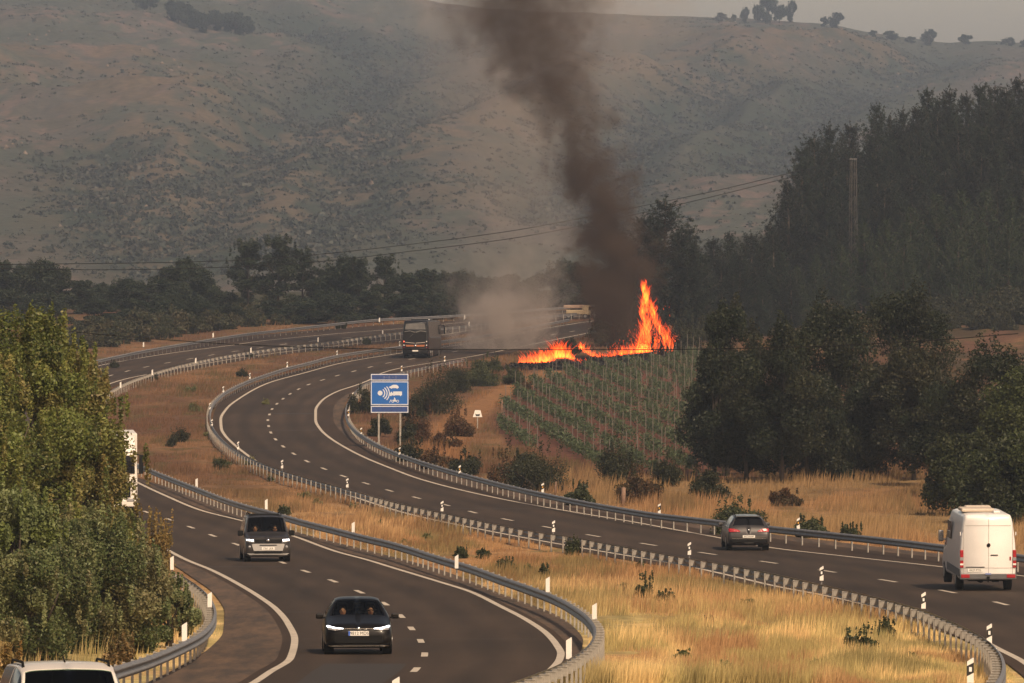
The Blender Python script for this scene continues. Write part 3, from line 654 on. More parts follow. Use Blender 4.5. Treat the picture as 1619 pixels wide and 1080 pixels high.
# shrubs
SD = [(.028,.032,.014), (.040,.044,.018), (.022,.026,.011)]
SR = [(.10,.045,.025), (.07,.045,.022), (.05,.045,.02), (.13,.07,.03)]
SG = [(.050,.062,.024), (.065,.075,.032), (.04,.05,.02)]
shr = []
def shrub(px, pbase, wpx, hpx, cols, seed, label, n=9000, size=.06, spiky=.6, leafm='leaf'):
    D = float(Dat(pbase)); s = F/D; zb = float(gz(0, D)); x = float(px2x(px, D, zb))
    t = make_shrub('shrub', hpx/s, wpx/s, n, size, cols, seed, label, None, spiky, leafm); t.location = (x, D, zb-.03)
    t.rotation_euler = (0, 0, seed); return t
for a in [(688,655,92,84,SD,1,'tall dark shrub right of the blue speed camera sign'),(725,690,60,50,SR,2,'reddish dry shrub below the dark shrub beside the blue sign'),(655,700,70,60,SR,3,'reddish brown shrub behind the posts of the blue sign'),
          (570,655,50,50,SD,4,'dark green shrub left of the blue sign inside the bend'),(650,730,60,40,SD,5,'low dark shrub at the foot of the blue sign'),(690,742,90,36,SR,6,'dry reddish shrub behind the rail right of the blue sign'),
          (735,752,66,44,SD,7,'dark shrub behind the rail, left of the large round shrub'),(800,770,70,60,SR,8,'red dry bramble at the left foot of the large round shrub'),(850,775,135,84,SD,9,'large round dark shrub below the vineyard'),
          (915,800,50,40,SG,10,'grey green shrub behind the rail below the vineyard'),(975,770,86,96,SD,11,'tall round broom bush at the near corner of the vineyard'),(1010,795,80,60,SR,12,'red brown bramble beside the wooden stump'),
          (760,610,70,42,SG,13,'green shrub on the bank beneath the pale smoke'),(720,622,60,50,SD,14,'dark shrub on the bank between coach and pale smoke'),(810,608,50,30,SG,15,'small green shrub left of the burnt patch'),
          (830,625,40,24,SR,16,'small dry shrub at the top end of the sandy track'),(1165,845,112,62,SG,17,'green broom bush behind the rail by the grey estate car'),(1285,850,70,36,SG,18,'green bramble behind the rail right of the grey estate car'),(1345,856,40,30,SG,19,'small green bramble behind the rail in front of the dry field'),
          (1245,800,70,30,SR,20,'low dry bramble at the left side of the dry field'),(1120,790,90,50,SD,21,'dark bramble under the left end of the oak group'),(1480,800,50,50,SD,22,'dark shrub hanging over the right end of the dry field'),(1060,770,70,60,SD,23,'dark bramble between the broom bush and the oaks'),
          (655,668,56,50,SD,26,'dark shrub between the blue sign and the tall dark shrub'),(770,590,60,34,SG,27,'green shrub at the foot of the pale smoke'),(705,712,50,34,SR,28,'dry bramble below the track start'),(645,705,40,40,SD,29,'dark bramble under the blue sign, right of its posts'),(828,762,60,50,SD,30,'dark shrub joined to the large round one on its left'),(540,520,20,20,SD,24,'small bush on the far verge left of the coach'),(600,690,44,34,SD,25,'small dark shrub between the two posts of the blue sign')]:
    shrub(*a)
for a in [(907,880,34,36,SG,31,'small green shrub against the median rail, left of the grey estate car'),(1020,948,34,46,SG,32,'green upright shrub alone in the middle of the median'),(1052,958,40,30,SG,33,'pale green shrub right of the upright one in the median'),
          (728,884,26,22,SG,34,'left one of the pair of small shrubs in the median above the middle rail'),(764,884,30,18,SG,35,'right one of the pair of small shrubs in the median'),(285,700,44,26,SD,36,'dark low shrub in the median right of the white truck'),(272,706,24,18,SD,37,'tiny dark shrub beside the low one near the white truck'),
          (350,742,40,24,SG,38,'green tuft in the median below the tight bend'),(1360,1030,60,44,SG,39,'loose green shrub in the dry grass at the lower right'),(1400,1010,40,36,SG,40,'sparse green stems behind the loose shrub at the lower right'),(450,815,26,18,SG,41,'small green tuft behind the rail near the grey van'),
          (800,905,40,28,SG,42,'green tuft behind the middle rail in the median'),(860,912,24,22,SG,43,'small green tuft behind the white marker post'),(1090,905,24,20,SG,44,'green weed at the foot of the median rail'),(383,595,24,14,SD,45,'tiny dark shrub on the red median slope by the far bend'),(180,582,20,14,SD,46,'tiny dark bush beneath the far inner rail'),
          (240,602,24,14,SD,47,'small bush just below the far inner rail, near the left trees'),(395,565,22,14,SD,48,'small bush just below the far inner rail, further right'),(580,545,20,12,SD,49,'small dark tuft left of the coach on the median'),(415,905,20,15,SG,50,'green tuft by the shoulder')][:-1]:
    shrub(*a, n=2600, size=.045, spiky=.8)
t = shrub(246,905,74,96,[(.22,.15,.045),(.28,.19,.06),(.17,.14,.05)],51,'golden dry broom leaning over the left shoulder of the road', 9000, .05, 2.0)
shrub(292,1005,40,60,[(.12,.12,.04),(.2,.15,.05)],52,'yellow green weeds inside the curve of the near left rail', 5000, .05, 2.0)
shrub(15,1110,50,90,[(.26,.16,.05),(.2,.15,.05)],53,'golden dry weeds in the bottom left corner', 5000, .05, 2.0)
shrub(190,1060,60,60,[(.2,.13,.05),(.12,.11,.05)],54,'dry brown weeds behind the near left rail', 6000, .045, 2.0)

wk = 0
for (px, py) in [(640,862),(676,852),(835,905),(930,905),(985,935),(940,1000),(1120,985),(1180,960),(1240,1000),(1290,1055),(1080,1040),(980,1060),(1150,1060),(1440,1040),(560,805),(500,800),(430,760),(395,735),(600,830),(330,690),(310,650),(420,640),(300,620),(480,790),(1010,900),(1060,925)]:
    wd = int(16+16*rng.random()); shrub(px, py, wd, int(wd*.6), [[(.13,.14,.055),(.10,.12,.045)], [(.17,.16,.06),(.12,.13,.05)]][wk % 2], 400+wk, f'weedy green clump in the median grass, {ordw[wk]} of the small ones', n=900, size=.05, spiky=.5); wk += 1
# vineyard
VC = [(.060,.085,.040), (.080,.105,.050), (.045,.065,.032)]
M['stake'] = mat('vine_stake', (.12,.105,.09), .8, 0, .5, 5)
stake_me = MB().box((0,0,.95), (.045,.045,1.9)).build('vine_stake_source', M['stake']); sm_ = stake_me.data; bpy.data.objects.remove(stake_me)
rows = []
for k in range(26):
    x0 = -2.6 + k*2.5; D = np.arange(425, 705, 1.0); x = x0 - .052*(D-450) ; ok = inpoly(x, D, VINE_W) & (polydist(x, D, BURN) > 4)
    if ok.sum() < 14: continue
    rows.append((x[ok], D[ok]))
for k, (x, D) in enumerate(rows):
    o = empty('vine_row', (float(x[0]), float(D[0]), 0), 0, f'green row of staked vines, {ordw[k]} from the left edge of the vineyard', 'vine row', 'rows of the vineyard')
    o.location.z = float(gz(x[0], D[0])); n_ = int(len(D)*58)
    q = rng.random(n_)*(len(D)-1); i0 = q.astype(int); xx = x[i0] - .052*(q-i0) + rng.normal(size=n_)*.2; dd = D[i0]+(q-i0)
    dens = fbm(dd*.25, xx*.7+k, 3); keep = dens > .36; xx, dd = xx[keep], dd[keep]; hh = rng.random(len(xx))**.8*(.5+.7*fbm(dd*.4+9, xx, 2)) + .1
    P = np.stack([xx, dd, gz(xx, dd)+hh], 1) - np.array(o.location)
    link('foliage', leaf_mesh('foliage', P, .085, pal(len(P), VC)), M['leaf'], o)
    for j in range(0, len(D), 7):
        s_ = link('stake', sm_, None, o); s_.location = Vector((float(x[j])+rng.normal()*.08, float(D[j]), float(gz(x[j], D[j])))) - o.location; s_.scale = (1, 1, .9+.25*rng.random())

# undergrowth at the foot of the forest
ug = [make_shrub('undergrowth_bush', 2.0, 3.4, 5000, .11, [(.030,.034,.017), (.045,.044,.022), (.022,.028,.013)], 180+k, 'dark bush at the foot of the pine forest', 'undergrowth at the forest foot', .4) for k in range(2)]
for k in range(34):
    px = 1430+220*((k % 17)+.5)/17+rng.normal()*4; D = [745, 778][k // 17]+rng.normal()*6; x = (px-CX)/F*D; zb = float(gz(x, D))
    place(ug[k % 2], (x, D, zb-.1), rng.random()*6.28, .8+.6*rng.random(), used, f'dark bush in the {["front","back"][k // 17]} row at the forest foot, {ordw[k % 17]} from the left')
# ridge trees
RT = make_tree('ridge_tree', 10, 10, .8, 24, 5000, .32, BC, 170, 'round dark tree on the skyline of the hill', group='trees along the skyline', r0=.3)
RT2 = make_tree('ridge_tree', 8, 9, .5, 20, 5000, .32, BC, 171, 'round dark tree on the skyline of the hill', group='trees along the skyline', r0=.3)
for k, (px, hpx, wpx, lab) in enumerate([(1178,20,16,'small thin tree left of the skyline clump'),(1198,32,26,'left tree of the large clump on the skyline'),(1214,40,34,'tallest tree of the large clump on the skyline'),(1232,32,30,'middle right tree of the large clump on the skyline'),(1251,30,22,'rightmost tree of the large clump on the skyline'),(1303,18,16,'left tree of the skyline pair'),(1322,22,30,'right, wider tree of the skyline pair'),(1380,10,16,'small bush on the skyline right of the pair'),(1408,10,30,'flat low bush on the skyline'),(1440,10,24,'long flat bush on the skyline'),(1469,22,28,'round tree on the skyline above the forest edge'),(1526,18,26,'lone round tree on the skyline above the forest'),(1594,10,24,'low bush on the skyline near the right edge'),(1618,12,20,'bush on the skyline at the right edge'),(1140,10,20,'low bush on the skyline left of the clump'),(1160,12,10,'tiny tree on the skyline left of the clump')]):
    D = 3985.0; x = (px-CX)/F*D; z = float(hz(x, D)[0]); s = F/D
    place([RT, RT2][k % 2], (x, D, z-.8), rng.random()*6.28, wpx/s/9.5, used, lab, sz=(hpx/s+2)/9.5)
for (px0, px1, py0, n_) in [(225,250,22,3),(270,395,40,15)]:
    for k in range(n_):
        px = px0+(px1-px0)*(k+.5)/n_; x, D = hill_px(px, py0 + (px-px0)*.12 + rng.normal()*3); z = float(hz(x, D)[0])
        place([RT, RT2][k % 2], (x, D, z-.5), rng.random()*6.28, .8+.3*rng.random(), used, f'dark tree of the {["tiny","long"][n_ > 3]} wood high on the left hillside, {ordw[k]} from its left end', 'trees of the small wood high on the hill')
# countless scrub on the hillside
def scrub():
    n_ = 30000; D = 1520+2500*rng.random(n_*2)**.85; uu = (rng.random(n_*2)*2-1)*.085; x = uu*D
    w = .06 + 1.1*hgul(x, D) + .55*ss((fbm(x/22+3, D/70+2, 4)-.52)/.12); k = rng.random(n_*2)*1.3 < w; x, D = x[k][:n_], D[k][:n_]; n_ = len(x)
    z = hill_z(x, D); s = .5+1.3*rng.random(n_)**3 + .9*hgul(x, D); m_ = 11; N_ = n_*m_
    d = rng.normal(size=(n_, m_, 3)); d[..., 2] = abs(d[..., 2])*.8
    d /= np.linalg.norm(d, axis=2)[..., None]; P = (np.stack([x, D, z], 1)[:, None] + d*s[:, None, None]*.7*np.array((1, 1, .7))).reshape(-1, 3)
    C = np.repeat(pal(n_, [(.042,.050,.038), (.048,.054,.041), (.054,.055,.043), (.034,.042,.032)]), m_, 0)
    me = leaf_mesh('scrub', P, np.repeat(s*.30, m_), C, d.reshape(-1, 3), .8); tag(link('scrub', me, M['leaf']), 'dark scrub dotted over the hillsides', 'scrub', kind='stuff')
    # boulders
    n_ = 1800; D = 1700+2300*rng.random(n_*5); x = (rng.random(n_*5)*2-1)*.085*D; spots = [hill_px(*p)+(r_,) for *p, r_ in [(320,165,60),(1330,90,75),(1230,75,40),(180,335,25),(540,10,45),(620,12,45),(30,60,60),(30,230,40),(700,215,30),(250,140,40)]]
    w = sum(np.exp(-((x-a)**2 + ((D-b)/3)**2)/(r_*.32)**2) for a, b, r_ in spots)*1.2 + .012; k = rng.random(n_*5) < w; x, D = x[k][:n_], D[k][:n_]; z = hill_z(x, D); n_ = len(x)
    s = .4+.9*rng.random(n_)**3; oc = np.array([(1,0,0),(0,1,0),(-1,0,0),(0,-1,0),(0,0,.9),(0,0,-.9)], float)
    V = np.stack([x, D, z], 1)[:, None] + oc[None]*s[:, None, None]*(.7+.6*rng.random((n_, 6, 1))); f = np.array([(0,1,4),(1,2,4),(2,3,4),(3,0,4),(1,0,5),(2,1,5),(3,2,5),(0,3,5)])
    Fc = (f[None] + 6*np.arange(n_)[:, None, None]).reshape(-1, 3)
    tag(link('rocks', np_mesh('rocks', V.reshape(-1, 3), Fc, False, np.repeat(pal(n_, [(.12,.10,.085), (.10,.085,.07), (.15,.12,.10)]), 6, 0)), M['hill']), 'pale boulders scattered on the hillsides', 'rocks', kind='stuff')
scrub()

# ------------------------------------------------------------------ grass
def grass():
    Vs = []; Cs = []; Fs = []; nn = 0
    def add(n_, D0, D1, pw, hfun, wfun, cond, dark=1.0, umax=.085):
        nonlocal nn
        D = D0 + (D1-D0)*rng.random(n_)**pw; x = (rng.random(n_)*2-1)*umax*D; k = cond(x, D); x, D = x[k], D[k]; n_ = len(x)
        patch = fbm(x*.35+11, D*.12+3, 3); h = hfun(x, D)*(.55+.9*rng.random(n_))*np.clip(2.6*(patch-.22), .12, 1.5); w = wfun(D)
        q = rng.random(n_)*6.28; lean = (.15+.45*rng.random(n_))*h; z = gz(x, D)-.04
        bx, by = np.cos(q)*w, np.sin(q)*w*.4; tx = x + lean*(.35+.8*(rng.random(n_)-.5)); ty = D + lean*(rng.random(n_)-.5)
        V = np.stack([np.stack([x-bx, D-by, z], 1), np.stack([x+bx, D+by, z], 1), np.stack([tx, ty, z+h], 1)], 1).reshape(-1, 3)
        c = ground_color(x, D, True)*(1.2*dark)*(.75+.5*rng.random((n_, 1))); c = np.repeat(c, 3, 0)
        Vs.append(V); Cs.append(c); Fs.append(np.arange(nn, nn+3*n_).reshape(-1, 3)); nn += 3*n_
    med = lambda x, D: (x > LC_padR(D)+.15) & (x < RC_padL(D)-.15)
    rt = lambda x, D: (x > RC_padR(D)+.2)
    lt = lambda x, D: (x < LC_padL(D)-.1)
    wf = lambda D: .006+.00005*D
    add(520000, 165, 520, 1.5, lambda x, D: np.minimum(.40, .10+.4*np.minimum(abs(x-LC_padR(D)), abs(RC_padL(D)-x)))*(1-.45*ss((D-330)/150)), wf, med)
    add(150000, 470, 760, 1.0, lambda x, D: .38+0*x, wf, lambda x, D: med(x, D))
    add(140000, 290, 470, 1.2, lambda x, D: np.minimum(.6, .1+.3*(x-RC_padR(D))), wf, lambda x, D: rt(x, D) & ~inpoly(x, D, VINE_W))
    add(170000, 430, 760, 1.0, lambda x, D: .42+0*x, wf, lambda x, D: rt(x, D) & ~inpoly(x, D, VINE_W) & (polydist(x, D, BURN) > 5) & (polydist(x, D, TRACK) > .9) & (x < 40))
    add(50000, 130, 260, 1.0, lambda x, D: np.minimum(.5, .08+.25*(LC_padL(D)-x)), wf, lt, umax=.09)
    add(30000, 700, 900, 1.0, lambda x, D: .45+0*x, wf, lambda x, D: lt(x, D) & (x > LC_padL(D)-40))
    me = np_mesh('dry_grass', np.concatenate(Vs), np.concatenate(Fs), False, np.concatenate(Cs))
    tag(link('dry_grass', me, M['grass']), 'dry orange and straw coloured grass on the median and verges', 'grass', kind='stuff')
grass()

# ------------------------------------------------------------------ guardrails
def dense(path, step=1.0):
    P = [Vector(p) for p in path]; d = [0]
    for a, b in zip(P[:-1], P[1:]): d.append(d[-1] + (b-a).length)
    arr = np.array([tuple(p) for p in P]); f = [pchip(d, arr[:, k]) for k in range(3)]
    s = np.arange(0, d[-1], step); return np.stack([g(s) for g in f], 1), s
PROF = [(0,.155),(.045,.13),(.080,.095),(.080,.060),(.02,.02),(.02,-.02),(.080,-.060),(.080,-.095),(.045,-.13),(0,-.155)]
post_me = MB().box((0,0,.36),(.10,.055,.74)).build('p', M['galv_post']); PM = post_me.data; bpy.data.objects.remove(post_me)
sp_ = MB().box((0,0,.60),(.13,.20,.20)).box((0,0,.705),(.15,.22,.012)).build('p', M['galv_post']); SM_ = sp_.data; bpy.data.objects.remove(sp_)
def guardrail(pts, side, label, h=.75, posts='all', spacing=2.5):
    """pts: pixels along the top of the beam; side +1: the road lies left of the walking direction, beam bulges there"""
    path = [at(px, py, h) for px, py in pts]; A, s = dense([(p.x, p.y, 0) for p in path], .5)
    A[:, 2] = gz(A[:, 0], A[:, 1]); k = np.ones(13)/13
    if len(A) > 24:
        for c in (0, 1): A[6:-6, c] = np.convolve(A[:, c], k, 'valid')
    T = np.gradient(A[:, :2], axis=0); T /= np.linalg.norm(T, axis=1)[:, None]; Nn = np.stack([-T[:, 1], T[:, 0]], 1)*side
    o = empty('guardrail', tuple(A[0]), 0, label, 'guardrail'); m_ = len(PROF)
    V = np.zeros((len(A), m_, 3))
    for j, (d, z) in enumerate(PROF): V[:, j, :2] = A[:, :2] + Nn*d; V[:, j, 2] = A[:, 2] + h - .155 + z
    V2 = np.concatenate([V, V[:, ::-1]*1.0], 1)
    for j in range(m_): V2[:, m_+j, :2] -= Nn*.004
    V2 = V2 - A[0]; m2 = 2*m_; q = []
    for i_ in range(len(A)-1):
        for j in range(m2): q.append((i_*m2+j, i_*m2+(j+1) % m2, (i_+1)*m2+(j+1) % m2, (i_+1)*m2+j))
    link('beam', np_mesh('beam', V2.reshape(-1, 3), q), M['galv'], o)
    js = [int(q) for q in np.arange(1, len(A)-1, spacing*2)]; cams = sorted(js, key=lambda j: A[j, 1]); keep = set(cams[:98]); rest = MB()
    for j in js:
        an = math.atan2(T[j, 1], T[j, 0]); off = -Nn[j]*.19; loc = Vector((A[j, 0]+off[0], A[j, 1]+off[1], A[j, 2])) - Vector(A[0])
        sl_ = Vector((A[j, 0]-Nn[j][0]*.085, A[j, 1]-Nn[j][1]*.085, A[j, 2])) - Vector(A[0])
        if j in keep:
            p = link('post', PM, None, o, loc); p.rotation_euler = (0, 0, an); sp = link('spacer', SM_, None, p); sp.location = p.rotation_euler.to_matrix().inverted() @ (sl_-loc)
        else:
            rest.box(loc+Vector((0,0,.36)), (.10,.055,.74), Matrix.Rotation(an, 3, 'Z'))
    if rest.v: tag(rest.build('far_posts', M['galv_post'], o), kind='stuff')
    return o
GL1 = [(281,905),(296,915),(315,928),(328,941),(336,956),(338,972),(331.5,987),(315,1002),(289,1015),(259,1028),(230,1039),(200,1048),(150,1063),(80,1080),(0,1098),(-120,1120)]
GL2 = [(190,722),(229.6,738),(274,756),(318,773),(363,790),(395,799.5),(440,811),(479,822),(534,835.6),(579,847),(618,856),(700,881),(744.5,894),(789,910),(833,925),(878,942),(907.5,958),(931,975.7),(941.6,990.5),(941.6,1005),(928,1023),(907.5,1037),(878,1053),(848,1065),(800,1082),(720,1106),(600,1140)]
GM = [(900,504),(820,519),(744,533),(697,538.5),(635.5,546.7),(585,553),(533,561),(483,573.6),(455,580.5),(422,591),(396,600),(371,611),(353,621),(338.7,634),(332.6,647),(331.6,661),(335.6,674.5),(347,690),(361,703),(375,713),(398,725),(422,735.6),(446.7,744),(483,755),(560,776),(640,797.6),(697,810),(753.6,822),(810.5,834),(867,843.5),(907.5,849),(952,857.7),(996.5,866),(1041,874),(1085,882),(1130,889),(1164,895),(1228,908),(1292,922.6),(1356,937),(1420,953),(1468.6,967.5),(1516.7,988),(1548.7,1004),(1574,1025),(1584,1046),(1581,1068),(1562,1090),(1520,1112)]
GR = [(735,566),(717,569.5),(699,573),(675,578),(640,586),(600,596),(570,610),(554.6,628),(547.5,645),(549.5,662),(560.7,678),(577,690),(602,704),(647,722),(697,738),(753.6,753.5),(810.5,768),(867,780.5),(924,792),(981,802),(1037.7,811),(1100,818),(1218.6,831.5),(1292,839),(1356,845.5),(1420.5,852.5),(1478,859.5),(1560,869),(1640,880),(1750,895)]
GFo = [(940,482),(800,492),(700,499),(600,504),(520,512),(450,520),(389,527),(300,541),(230,553),(159,568),(100,582),(50,596),(10,612)]
GFi = [(940,492),(860,499),(800,505),(744,513),(680,519),(605,528),(503,542),(440,549),(396.7,555),(309.4,571),(241,589),(190.6,608),(160,625),(140,650)]
guardrail(GL1, 1, 'short curved steel guardrail at the lower left, bending round the left shoulder')
guardrail(GL2, -1, 'steel guardrail along the median side of the left carriageway, sharp curve at its near end')
guardrail(GM, 1, 'long steel guardrail seen from behind along the median side of the right carriageway')
guardrail(GR, -1, 'steel guardrail on the outer right verge running past the blue sign')
guardrail(GFo, 1, 'thin guardrail along the outer edge of the far bend in front of the trees')
guardrail(GFi, -1, 'dark guardrail on the inner side of the far bend above the red slope')

# ------------------------------------------------------------------ delineator posts
def delin(kind, label):
    """marker blade standing on the guardrail: z runs from the rail's top to 1.15 m"""
    t = empty('marker_post', (0, 0, 0), 0, label, 'marker post'); a, h = .66, 1.15
    q = [(-.065,-.035),(.065,-.035),(.05,.035),(-.05,.035)]; zt = [h-.07, h, h, h-.07]
    b = MB(); b.add([(x, y, a) for x, y in q] + [(x, y, z) for (x, y), z in zip(q, zt)], [(3,2,1,0),(4,5,6,7),(0,1,5,4),(1,2,6,5),(2,3,7,6),(3,0,4,7)])
    b.build('body', M['white'], t); MB().box((0, .03, .60), (.05, .03, .2)).build('bracket', M['galv'], t)
    if kind != 'plain':
        d = MB(); d.poly([(-.068,-.039,h-.36),(.068,-.039,h-.29),(.068,-.039,h-.09),(-.068,-.039,h-.16)], (0, .078, 0)); d.build('band', M['black'], t)
        r = MB(); r.box((0, -.042, h-.225), (.055, .01, .09)); r.build('reflector', M['amber'] if kind == 'amber' else M['reflector'], t)
    return t
def delin_row(kind, pts, fmt, group, h=1.15, scale=1.0):
    proto = None
    for k, (px, py) in enumerate(pts):
        lab = fmt.format(ordw[k])
        if proto is None: proto = delin(kind, lab); o = proto
        else: o = copy_tree(proto); o['label'] = lab
        o['group'] = group; p = at(px, py, h*scale); o.location = p; o.scale = (1.0, 1.0, scale); o.rotation_euler = (0, 0, rng.normal()*.1)
delin_row('plain', [(626,1070),(899.5,1007.7),(940,953.5),(866,912),(722,877),(558.6,825),(421,789),(311,756)], 'white marker post on the left carriageway median rail, {} from the bottom', 'white marker posts of the left carriageway median')
delin_row('plain', [(291.5,984),(331.5,936),(272,879)], 'plain white marker post at the near left guardrail, {} from the bottom', 'white marker posts at the near left rail')
delin_row('plain', [(128,557),(227,540.5),(337,526),(600,502),(734.5,497.5)], 'small white marker post on the outer edge of the far bend, {} from the left', 'white marker posts of the far outer edge')
delin_row('plain', [(190.6,603.6),(241,584),(309.4,565.6),(396.7,549.4),(503,533),(605,521.7),(741.7,508.6)], 'small white marker post on the inner rail of the far bend, {} from the left', 'white marker posts of the far inner rail')
delin_row('band', [(1534,1040),(1564,986),(1460,936),(1299,895),(1090,857),(875,823),(699,792),(549,756),(446,727),(376.4,698),(335,662.8),(332,636.8),(353,610.7),(395,589.5),(454,572),(533,554),(632,539)], 'black banded marker post on the long median rail, {} from the bottom right', 'black banded marker posts of the median rail')
delin_row('amber', [(1262,818.5),(1042.5,796),(858,763.5),(726.7,735.5),(632,706.7),(571,676),(551,647),(558,620.5),(635,578),(703,563)], 'marker post with amber reflector on the right verge, {} counting away from the grey car', 'amber marker posts of the right verge')

# ------------------------------------------------------------------ signs
def blue_sign():
    p = at(616, 708); t = empty('speed_camera_sign', p, R(2), 'tall blue radar warning sign on two grey posts inside the bend', 'road sign')
    s = F/p.y; zf = lambda py: float(px2z(py, p.y)) - p.z
    W_ = 60/s; blue = mat('sign_blue', (.004,.11,.42), .5, 0, .06, 3); dblue = mat('faded_blue', (.022,.06,.22), .6, 0, .25, 6); wh = mat('sign_white', (.62,.66,.72), .5, 0, .05, 3)
    for nm, y0, y1, m_ in [('top_panel',591,602,dblue),('main_panel',602.8,640.6,blue),('lower_panel',641.4,653,dblue)]:
        z0, z1 = zf(y1), zf(y0); c = (0, 0, (z0+z1)/2)
        pn = MB().box(c, (W_, .04, z1-z0), None, .012).build(nm, m_, t)
        b = MB(); e = .05
        for xx in (-W_/2+e/2+.02, W_/2-e/2-.02): b.box((xx, -.024, c[2]), (e, .008, z1-z0-.04))
        for zz in (z0+e/2+.02, z1-e/2-.02): b.box((0, -.0245, zz), (W_-.04-2*e, .008, e))
        b.build('border', wh, pn)
        if nm == 'top_panel':
            g = MB(); 
            for k, x_ in enumerate([-.35,-.2,-.02,.22,.42]):
                g.box((x_, -.0235, c[2]), (.10, .006, .05 if k % 2 else .16))
            fd = mat('faded_lettering', (.09,.12,.26), .6, 0, .2, 6); g.build('lettering', fd, pn)
        if nm == 'main_panel':
            P = lambda px, py: ((px-616)/s, zf(py))
            G_ = {}
            def disc(px, py, r, n_=18):
                x, z = P(px, py); r = r/s; g.poly([(x+r*math.cos(2*math.pi*k/n_), -.022, z+r*math.sin(2*math.pi*k/n_)) for k in range(n_)], (0, -.006, 0))
            def arc(px, py, r, w, a0, a1):
                x, z = P(px, py); n_ = 14; V_ = []
                for k in range(n_+1):
                    a = a0+(a1-a0)*k/n_
                    for rr in (r-w/2, r+w/2):
                        for yy in (-.022, -.028): V_.append((x+rr/s*math.cos(a), yy, z+rr/s*math.sin(a)))
                F_ = []
                for k in range(n_):
                    a, b = 4*k, 4*k+4; F_ += [(a, a+1, b+1, b), (a+2, b+2, b+3, a+3), (a, b, b+2, a+2), (a+1, a+3, b+3, b+1)]
                F_ += [(0, 2, 3, 1), (4*n_, 4*n_+1, 4*n_+3, 4*n_+2)]; g.add(V_, F_)
            def pl(pts, dy=0): g.poly([(P(q[0], q[1]+dy)[0], -.022, P(q[0], q[1]+dy)[1]) for q in pts], (0, -.006, 0))
            g = MB(); disc(601, 621.5, 3.9); g.build('radar_dot', wh, pn)
            for r, a in [(7.3, .95), (11.0, .92), (14.6, .80)]: g = MB(); arc(601, 621.8, r, 1.5, -a, a); g.build('radar_wave', wh, pn)
            g = MB(); pl([(615.6,613.2),(615.2,611.4),(617.6,610.8),(619.6,609.2),(622,608.4),(626.4,608.4),(629,609.8),(630.6,612),(630,613.6),(628.8,613.6),(628,615),(626.6,613.8),(620,613.8),(619.4,615),(617.8,613.8)]); g.build('car_symbol', wh, pn)
            g = MB(); pl([(615.6,625),(615.2,622),(617.2,621.4),(618.4,619.6),(620,619.4),(620.2,621.8),(621.6,621.8),(621.6,619),(635.6,619),(635.6,624.8),(634.4,625),(633.4,626.6),(631.8,625),(624,625),(623,626.4),(621.8,625),(619.6,625.2),(618.2,626.6)]); g.build('lorry_symbol', wh, pn)
            g = MB()
            for cx_ in (621.0, 628.8): arc(cx_, 634.4, 1.8, .8, 0, 2*math.pi-.01)
            pl([(620.8,634.6),(622.2,631.6),(625,632.4),(628.6,634.2),(627,635),(623,634.8)]); pl([(622.8,628.6),(624,628.4),(626,632.2),(623.6,632.2)]); pl([(615.2,636.8),(616.4,636.2),(618.8,632),(617.8,631.6)]); g.build('motorcycle_symbol', wh, pn)
    for px in (599, 633):
        MB().box(((px-616)/s, .06, zf(600)/2), (.12, .08, zf(600))).build('post', M['galv_post'], t)
blue_sign()
def small_sign():
    p = at(755, 678); s = F/p.y; t = empty('trapezoid_sign', p, 0, 'small white trapezoid sign on a post beside the sandy track', 'sign'); z = lambda py: float(px2z(py, p.y))-p.z
    MB().poly([((x-755)/s, 0, z(y)) for x, y in [(747.5,659.5),(762.5,659.5),(759.5,648.5),(751,648.5)]], (0, -.03, 0)).build('plate', M['white'], t)
    MB().poly([((x-755)/s, -.031, z(y)) for x, y in [(751.4,654),(753,655),(757,655),(759,654),(758,658),(752.4,658)]], (0, -.006, 0)).build('pictogram', M['ink'], t)
    MB().box((0, .04, z(650)/2), (.07, .05, z(650))).build('post', M['galv_post'], t)
small_sign()
for px, py, h_, lab in [(985,800,.95,'thick weathered stump post behind the right verge rail'),(705,742,.8,'thin fence stake left of the red bramble'),(752,748,.8,'thin fence stake before the large round shrub'),(793,668,1.6,'leaning pale corner stake of the vineyard'),(830,762,.8,'thin fence stake below the large round shrub'),(878,785,.8,'thin fence stake right of the large round shrub')]:
    p = at(px, py); o = MB(); r_ = .14 if h_ == .95 else .05
    o.tube([(0,0,-.1),(.02,0,h_*.6),(.03,0.01,h_)], [r_, r_*.9, r_*.85], 9); o.tube([(0.03,0,h_*.98),(.05,0,h_*1.03)], [r_*.5, r_*.3], 7)
    tag(o.build('wooden_post', M['wood'], None, p), lab, 'wooden post')

# ------------------------------------------------------------------ power line
def cable(name, pts, D, r, label, group=None):
    P = []
    for k, (px, py) in enumerate(pts):
        d = D[0] + (D[1]-D[0])*k/(len(pts)-1); z = float(px2z(py, d)); P.append((float(px2x(px, d, z)), d, z))
    A, _ = dense(P, 3.0); o = MB().tube([tuple(a) for a in A], r, 6).build(name, M['dark'])
    return tag(o, label, 'cable', group)
cable('power_cable', [(-60,419),(200,416),(370,412),(500,402.5),(660,385),(809,365),(1009,327),(1130,302),(1244,275),(1345,252)], (600, 812), .034, 'upper of the two power cables crossing the hillside', 'power cables')
cable('power_cable', [(-60,424),(200,426.5),(370,422),(500,414),(660,396),(809,377),(1009,338),(1130,310),(1244,282),(1346,259)], (600, 812), .034, 'lower of the two power cables crossing the hillside', 'power cables')
cable('telephone_cable', [(-60,505),(130,526),(270,538),(400,546),(560,551),(735,553),(1000,553),(1280,548),(1430,541),(1700,520)], (330, 330), .022, 'thick dark cable sagging low across the road in front of the coach')
